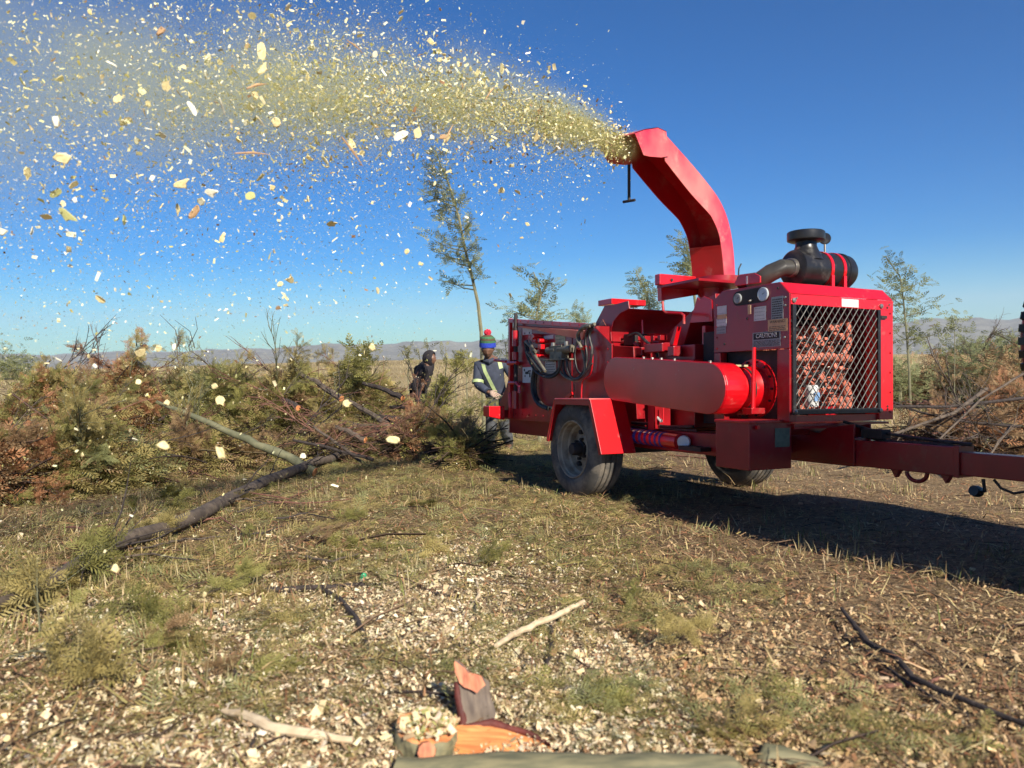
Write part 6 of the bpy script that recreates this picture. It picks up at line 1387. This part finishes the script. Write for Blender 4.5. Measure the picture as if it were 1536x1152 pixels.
# air cleaner on the roof
AC = empty('air_cleaner'); AC.parent = CH; AC.location = (-.19, 0, -.012); ay, az_ = 1.60, 1.805
mb = MB(); mb.lathe([(.0, .30), (.118, .30), (.130, .292), (.132, .27), (.132, -.14), (.139, -.145), (.139, -.165), (.130, -.175), (.128, -.22), (.105, -.255), (.0, -.265)], (-.0, ay, az_), (1, 0, 0), 36); mb.build('canister', BLACKP, AC, smooth=True)
for x_ in (.04, -.085): mb = MB(); mb.lathe([(.133, -.014), (.138, -.013), (.138, .013), (.133, .014)], (x_, ay, az_), (1, 0, 0), 36, True); mb.build('red_strap', REDB, AC, smooth=True); MBX(x_ - .014, x_ + .014, ay + .115, ay + .135, zt - .01, az_ - .05).build('strap_tail', REDB, AC)
mb = MB(); mb.lathe([(.128, .06), (.105, .10), (.085, .14), (.075, .165), (.075, .195), (.115, .20), (.130, .207), (.132, .215), (.132, .265), (.124, .272), (.0, .279)], (.165, ay, az_), (0, 0, 1), 36); mb.build('rain_cap', BLACKP, AC, smooth=True)
mb = MB(); mb.tube([(.28, ay, az_ - .0), (.40, ay - .0, az_ - .005), (.46, ay - .05, az_ - .04), (.50, ay - .12, az_ - .09), (.50, ay - .18, az_ - .13)], [.058, .062, .064, .062, .06], 20); mb.build('intake_elbow', mat('grey_rubber', (.055, .052, .045), .45, noise_amt=.4), AC, smooth=True)
mb = MB(); mb.lathe([(.060, -.02), (.068, -.018), (.068, .018), (.060, .02)], (.315, ay, az_), (1, 0, 0), 24, True); mb.build('hose_clip', STEEL, AC, smooth=True)
mb = MB(); mb.tube([(.48, ay - .18, az_ - .08), (.50, ay - .30, az_ - .08)], .06, 20); mb.build('inlet_boot', BLACKP, AC, smooth=True)
mb = MB(); mb.tube([(-.05, ay - .02, az_ + .11), (-.05, ay - .02, az_ + .22)], .008, 8); mb.build('gauge_stem', STEEL, AC); mb = MB(); mb.lathe([(.0, .012), (.040, .012), (.044, .0), (.040, -.012), (.0, -.012)], (-.05, ay - .02, az_ + .245), (.6, .6, 0), 20); mb.build('restriction_gauge', BLACKP, AC, smooth=True)
MBX(-.30, -.22, ay - .1, ay + .12, zt, zt + .03).build('mount_foot', RED2, AC); MBX(-.2, .28, ay - .1, ay + .12, zt + .002, zt + .04).build('mount_saddle', DARK, AC)

# towing vehicle, almost wholly outside the frame; its spare wheel just shows and it shades the drawbar
TV = empty('parked_offroad_car'); TV.matrix_world = MM; tag(TV, 'dark offroad car at the right edge, its spare wheel showing, coupled to the drawbar', 'car')
CARP = mat('dark_car_paint', (.03, .03, .035), .3, coat=.8); CGL = mat('dark_glass', (.02, .025, .03), .08, coat=1)
yr = 3.72; prof = [(yr, .50), (yr, 1.10), (yr + .05, 1.90), (yr + .12, 1.96), (yr + 2.55, 1.96), (yr + 3.05, 1.25), (yr + 4.2, 1.12), (yr + 4.3, .9), (yr + 4.3, .5)]
mb = MB(); mb.prism(prof, -.87, .95); mb.build('car_body', CARP, TV, bevel=.05)
MBX(-.65, .70, yr - .004, yr + .02, 1.22, 1.75).build('rear_window', CGL, TV); MBX(-.86, .90, yr + .0, yr + .03, .40, .50).build('rear_bumper', BLACKP, TV, bevel=.02)
for s_ in (-.875, .952): MBX(s_, s_ + .004, yr + .35, yr + 2.4, 1.25, 1.78).build('side_window', CGL, TV)
for y_ in (yr + .85, yr + 3.5):
    for x_ in (-.86, .70): mb = MB(); mb.lathe([(.0, .0), (.22, .0), (.25, .02), (.36, .02), (.385, .05), (.385, .21), (.36, .24), (.0, .24)], (x_, y_, .385), (1, 0, 0), 40); mb.build('wheel', RUBBER, TV, smooth=True)
SPX, SPZ = .235, 1.15
mb = MB(); mb.lathe([(.0, -.02), (.24, -.02), (.25, .0), (.34, .0), (.375, .03), (.385, .06), (.385, .20), (.37, .24), (.0, .245)], (SPX, yr - .255, SPZ), (0, 1, 0), 48); sw = mb.build('spare_wheel', BLACKP, TV, smooth=True)
for k in range(40):
    t = 2 * math.pi * k / 40; c = Vector((SPX + .388 * math.cos(t), yr - .13, SPZ + .388 * math.sin(t))); mb = MB(); q = Vector((-math.sin(t), 0, math.cos(t))) * .018; e = Vector((math.cos(t), 0, math.sin(t))) * .012
    mb.add([c + q * a + e * b + Vector((0, dy_, 0)) for a in (-1, 1) for b in (-1, 1) for dy_ in (-.10, .10)], [(0, 1, 3, 2), (4, 6, 7, 5), (0, 4, 5, 1), (2, 3, 7, 6), (0, 2, 6, 4), (1, 5, 7, 3)]); mb.build('tread_lug', BLACKP, sw)

# ------------------------------------------------------------------ the flying wood chips
ST = Vector((B0.x, B0.y, 0)) + D_ * 1.15 + N_ * (CW / 2); ST.z = 2.90
LAT = np.array([N_.x, N_.y, 0.])
def plume(n, smin=0., smax=6., tight=1., rain=0.3, pw=1.):
    s_ = smin + (smax - smin) * rng.uniform(0, 1, n) ** pw
    zc_ = 2.90 + .07 * s_ - .047 * s_ ** 2
    sv = (.055 + .072 * s_) * tight; sl = (.06 + .085 * s_) * tight
    zz = zc_ + rng.normal(0, 1, n) * sv; la = rng.normal(0, 1, n) * sl
    fall = rng.uniform(0, 1, n) < rain; zz -= np.where(fall, rng.exponential(.17 * s_ + .02, n), 0)
    P = np.stack([ST.x + D_.x * s_, ST.y + D_.y * s_, zz], 1) + la[:, None] * LAT
    ok = (P[:, 1] > .9) & (zz > .5); return P[ok]
fuzz(2)
CHIPC = {'cream': mat('cream_chip', (.84, .74, .40), .7, noise_amt=.25, nscale=6, color2=(.66, .52, .26)), 'brown': mat('brown_chip', (.5, .31, .16), .8, noise_amt=.4, nscale=40), 'green': mat('green_chip', (.5, .5, .2), .8, noise_amt=.4, nscale=40), 'pale': mat('pale_chip', (.84, .80, .62), .7, noise_amt=.15, nscale=40)}
chip_meshes = []
for k in range(12):
    mb = MB(); m_ = random.randint(6, 10); pl = []
    el = random.choice([1.0, 1.3, 1.7, 2.4])
    for j in range(m_):
        t = 2 * math.pi * (j + random.uniform(-.3, .3)) / m_; rr_ = random.uniform(.30, .56); pl.append((rr_ * el * math.cos(t) / 1.2, rr_ * math.sin(t)))
    bend = random.uniform(-.35, .35)
    mb.add([(x_, y_, -.04 + bend * x_ * x_) for x_, y_ in pl] + [(x_ * random.uniform(.7, .95), y_ * random.uniform(.7, .95), .05 + .06 * random.random() + bend * x_ * x_) for x_, y_ in pl], [tuple(reversed(range(m_))), tuple(range(m_, 2 * m_))] + [(i, (i + 1) % m_, (i + 1) % m_ + m_, i + m_) for i in range(m_)])
    me = bpy.data.meshes.new('wood_chip'); me.from_pydata(mb.v, [], mb.f); me.materials.append(None); chip_meshes.append(me)
def chip(p, s_, kind, label, group='wood chips flying out of the chute', rot=None):
    o = bpy.data.objects.new('wood_chip', random.choice(chip_meshes)); COL.objects.link(o); o.location = p; o.scale = (s_, s_, s_ * random.uniform(.6, 1.3))
    o.rotation_euler = rot or [random.uniform(0, 6.28) for _ in range(3)]; o.material_slots[0].link = 'OBJECT'; o.material_slots[0].material = CHIPC[kind]; tag(o, label, 'wood chip', group); return o
CHIPS_MADE = []
for (px_, py_, Y, s_, kd, lab) in [(245, 668, 2.2, .036, 'cream', 'large curved cream chip in mid air before the green heap'), (331, 680, 2.2, .036, 'cream', 'long torn cream chip in mid air beside the green grey pole'),
        (558, 521, 3.0, .034, 'cream', 'round cream chip against the distant hills'), (590, 660, 3.0, .032, 'cream', 'round cream chip over the poles left of the worker'), (520, 605, 3.0, .03, 'cream', 'square cream chip over the twiggy heap'),
        (173, 853, 2.2, .030, 'cream', 'cream chip hanging over the dark trunk'), (322, 579, 2.8, .03, 'cream', 'oblong cream chip in front of the green heap'), (250, 603, 2.8, .028, 'cream', 'cream chip at the upper end of the green grey pole'), (261, 520, 2.8, .03, 'pale', 'pale chip just left of the bare twigs'),
        (238, 523, 2.8, .028, 'cream', 'cream chip above the rusty heap'), (272, 276, 2.9, .034, 'cream', 'cream squarish chip in the lower part of the plume'), (316, 289, 2.9, .034, 'pale', 'pale square chip in the lower part of the plume'), (93, 237, 2.5, .045, 'cream', 'wide flat cream chip low in the plume at left'),
        (610, 377, 3.6, .03, 'cream', 'cream chip left of the tall sapling'), (631, 396, 3.6, .024, 'cream', 'small cream chip beside the lower crown of the sapling'), (100, 323, 2.5, .034, 'green', 'greenish chip below the plume at left'), (84, 182, 2.5, .038, 'pale', 'pale blocky chip inside the plume at left'), (176, 148, 2.6, .034, 'cream', 'cream cube shaped chip inside the plume'), (420, 426, 3.0, .028, 'cream', 'cream chip over the horizon sky left of the sapling'), (665, 205, 4.0, .03, 'brown', 'brown sliver under the plume'), (112, 300, 2.4, .02, 'pale', 'small pale chip below the plume at left'), (648, 206, 3.9, .03, 'pale', 'pale chip under the plume left of the sapling top'), (10, 1108, 1.9, .02, 'cream', 'cream chip in mid air at the lower left corner'), (307, 892, 2.2, .022, 'cream', 'cream chip in mid air above the black forked stick')]:
    c_o = chip(at(px_, py_, Y), s_, kd, lab, None, (R(90) + random.uniform(-.5, .5), random.uniform(-.8, .8), random.uniform(-.5, .5)))
    if px_ == 331: c_o.scale = (.022, .055, .03); c_o.rotation_euler = (R(90), R(-18), 0); c_o.data = chip_meshes[5]
    if px_ == 245: c_o.scale = (.042, .026, .02); c_o.rotation_euler = (R(80), R(35), R(10)); c_o.data = chip_meshes[7]
# slivers
for (a, b, Y, r_, lab) in [((512, 205), (545, 250), 3.4, .006, 'long pinkish splinter under the plume'), ((668, 212), (680, 186), 4.0, .005, 'dark splinter under the plume near the sapling top'), ((370, 133), (400, 126), 3.0, .006, 'orange brown splinter inside the plume'), ((728, 150), (742, 130), 4.2, .005, 'brown splinter on top of the plume'), ((352, 230), (405, 232), 3.0, .005, 'long tan splinter lying level under the plume'), ((520, 60), (545, 80), 3.4, .004, 'thin splinter at the upper edge of the plume')]:
    mb = MB(); p = at(*a, Y); q = at(*b, Y + .05); mb.tube([(0, 0, 0), (q - p) * .5 + Vector((0, 0, .005)), q - p], [r_ * .5, r_, .001], 5); tag(mb.build('wood_splinter', CHIPC['brown'], None, loc=p), lab, 'splinter')
P = plume(2600, .3, 5.6, 1.15, .45, .8)
cnt = 0
for p in P:
    if cnt >= 276: break
    v = Vector(p) - Vector(CAM); dpt = v.dot(Vector(CF)); sx_ = v.dot(Vector(CR)) / dpt * F + PW / 2; sy_ = PH / 2 - v.dot(Vector(CU)) / dpt * F
    if not (-20 < sx_ < 920 and -20 < sy_ < 700) or dpt < 1.3: continue
    kd = random.choices(['cream', 'pale', 'green', 'brown'], [.62, .28, .05, .05])[0]; px_size = random.choice([8, 9, 10, 12, 14, 17]) * (.55 if sx_ > 650 else .8 if sx_ > 450 else 1.)
    big = 'large ' if px_size > 13 else '' if px_size > 8 else 'small '
    pos_ = ('near the mouth of the chute' if sx_ > 700 else 'above the tall sapling' if sx_ > 560 else 'in the middle of the plume' if sx_ > 330 else 'in the left part of the plume') + (' along its top' if sy_ < 90 else '' if sy_ < 250 else ', falling below it')
    chip(p, px_size / F * dpt, kd, big + kd.replace('cream', 'cream yellow') + ' wood chip ' + pos_, kd + ' wood chips in the plume'); cnt += 1
def bits_stuff(name, P, smed, sig, cols, label, probs=None, elong=(.4, 1.)):
    n = len(P); s_ = rng.lognormal(np.log(smed), sig, n) * np.clip(P[:, 1] / 3.2, .5, 1.5)
    scatter_mesh(name, FLAKE, FLAKE_T, P, rand_rot(n), np.stack([s_, s_ * rng.uniform(*elong, n), s_ * rng.uniform(.3, .7, n)], 1), pal(cols, n, .2, probs), CHIPM, label, .2)
CC = [(.86, .80, .48), (.76, .66, .34), (.90, .87, .68), (.42, .38, .12), (.30, .18, .09)]
bits_stuff('flying_chips', plume(3300, 1.2, 5.6, .95, .13, .9), .0122, .42, CC, 'larger wood chips crowding the left half of the plume', [.45, .25, .22, .05, .03], (.25, .8))
bits_stuff('flying_chips', plume(8000, 2.4, 5.8, 1.05, .25, 1.), .0085, .4, CC, 'medium wood chips in the left half of the plume', [.4, .2, .15, .15, .1])
bits_stuff('flying_chips', plume(8000, .0, 5.8, 1.05, .24, .8), .0095, .4, CC, 'smaller wood chips flying in the plume', [.4, .2, .15, .15, .1])
bits_stuff('flying_chips', plume(9000, .0, 2.8, .6, .12, 1.0), .008, .4, CC, 'dense stream of chips just out of the chute', [.35, .25, .05, .25, .1])
GR_ = [(.50, .49, .17), (.38, .37, .12), (.62, .58, .30), (.28, .25, .10)]
TET = np.array([[-.5, -.3, 0], [.5, -.25, 0], [0, .4, .0], [0, 0, .4]]); TET_T = np.array([[0, 1, 3], [1, 2, 3]])
def dust(P, smed, sig, cols, label, name='flying_sawdust'):
    n = len(P); s_ = rng.lognormal(np.log(smed), sig, n) * np.clip(P[:, 1] / 3.2, .5, 1.6)
    scatter_mesh(name, TET, TET_T, P, rand_rot(n), np.stack([s_, s_ * rng.uniform(.4, 1, n), s_ * rng.uniform(.3, .7, n)], 1), pal(cols, n, .2), CHIPM, label)
dust(plume(50000, .0, 3.4, .66, .12, .9), .0042, .4, GR_, 'olive yellow sawdust in the core of the stream')
dust(plume(30000, 2.2, 5.8, .85, .15, 1.), .0036, .4, GR_, 'olive sawdust in the left half of the plume')
dust(plume(85000, .4, 6.2, 1.35, .55, .85), .0036, .4, GR_ + [(.7, .66, .5)], 'fine sawdust spread through and below the plume')
for cxs, w_, nn in ((4.1, .22, 9000), (3.3, .2, 6000), (2.5, .2, 6000)):
    Pc = plume(nn * 2, cxs - w_ * 2, cxs + w_ * 2, .7, .1, 1.); dust(Pc[:nn], .0042, .4, GR_, 'denser olive puff of sawdust in the plume')
# fine rain of dust at the lower left
n = 34000; Pr = np.stack([rng.uniform(-3.4, -.1, n), rng.uniform(1.6, 4.6, n), rng.uniform(1.35, 2.6, n)], 1)
kx = Pr[:, 0] / Pr[:, 1]; keep = rng.uniform(0, 1, n) < np.clip((-.02 - kx) * 2.2, 0, 1) * np.clip((Pr[:, 2] - 1.1) / .8, .1, 1)
dust(Pr[keep], .0032, .5, CC, 'fine chips and dust raining down below the plume', 'falling_dust')

def plume_volume():
    mb = MB(); pts = []; rr = []
    for k in range(17):
        s_ = 5.0 * k / 16 - .06; pts.append((s_, 0, .07 * s_ - .047 * s_ * s_)); rr.append(2.3 * (.060 + .080 * max(0, s_)))
    mb.tube(pts, rr, 18); o = mb.build('sawdust_cloud', None, None); o.data.materials.clear()
    X_ = D_; Z_ = Vector((0, 0, 1)); Y_ = Z_.cross(X_); m = Matrix.Identity(4)
    for i in range(3): m[i][0], m[i][1], m[i][2], m[i][3] = X_[i], Y_[i], Z_[i], ST[i]
    o.matrix_world = m; M = bpy.data.materials.new('sawdust_air'); M.use_nodes = True; n = M.node_tree; n.nodes.clear(); L = n.links.new
    def mt(op, a, b=None, c=None):
        q = n.nodes.new('ShaderNodeMath'); q.operation = op
        for i, v in enumerate((a, b, c)):
            if v is None: continue
            if isinstance(v, (int, float)): q.inputs[i].default_value = v
            else: L(v, q.inputs[i])
        return q.outputs[0]
    tc = n.nodes.new('ShaderNodeTexCoord'); sp = n.nodes.new('ShaderNodeSeparateXYZ'); L(tc.outputs['Object'], sp.inputs[0]); x, y, z = sp.outputs
    xs = mt('MAXIMUM', x, 0.)
    zc_ = mt('SUBTRACT', mt('MULTIPLY', xs, .07), mt('MULTIPLY', mt('MULTIPLY', xs, xs), .047))
    sg = mt('MULTIPLY_ADD', xs, .068, .052); dz = mt('DIVIDE', mt('SUBTRACT', z, zc_), sg); dy = mt('DIVIDE', y, sg)
    g = mt('EXPONENT', mt('MULTIPLY', mt('ADD', mt('MULTIPLY', dz, dz), mt('MULTIPLY', dy, dy)), -.8))
    nz = n.nodes.new('ShaderNodeTexNoise'); nz.inputs['Scale'].default_value = 2.0; nz.inputs['Detail'].default_value = 4; L(tc.outputs['Object'], nz.inputs['Vector'])
    nn = n.nodes.new('ShaderNodeMapRange'); nn.inputs[1].default_value = .38; nn.inputs[2].default_value = .68; nn.inputs[3].default_value = .0; nn.inputs[4].default_value = 2.6; L(nz.outputs[0], nn.inputs[0])
    dens = mt('MULTIPLY', mt('MULTIPLY', g, nn.outputs[0]), mt('DIVIDE', .105, mt('POWER', sg, 1.65)))
    pv = n.nodes.new('ShaderNodeVolumePrincipled'); pv.inputs['Color'].default_value = (.74, .73, .34, 1); pv.inputs['Anisotropy'].default_value = 0.; L(dens, pv.inputs['Density'])
    oo = n.nodes.new('ShaderNodeOutputMaterial'); L(pv.outputs[0], oo.inputs['Volume']); M.cycles.volume_step_rate = 1.5 if hasattr(M.cycles, 'volume_step_rate') else None
    o.data.materials.append(M); tag(o, 'olive yellow dust cloud round the stream of chips', None, kind='stuff')
plume_volume()

# ------------------------------------------------------------------ air
hz = MB(); hz.box(-9800, 9800, -9800, 9800, -330, 420); h = hz.build('haze', None)
HM = bpy.data.materials.new('air_haze'); HM.use_nodes = True; n_ = HM.node_tree; n_.nodes.clear(); oo = n_.nodes.new('ShaderNodeOutputMaterial'); pv = n_.nodes.new('ShaderNodeVolumePrincipled')
pv.inputs['Color'].default_value = (.80, .88, 1.0, 1); pv.inputs['Density'].default_value = .000085; pv.inputs['Anisotropy'].default_value = .1
n_.links.new(pv.outputs[0], oo.inputs['Volume']); h.data.materials.clear(); h.data.materials.append(HM)
tag(h, 'thin blue air haze over the distant hills', None, kind='stuff')
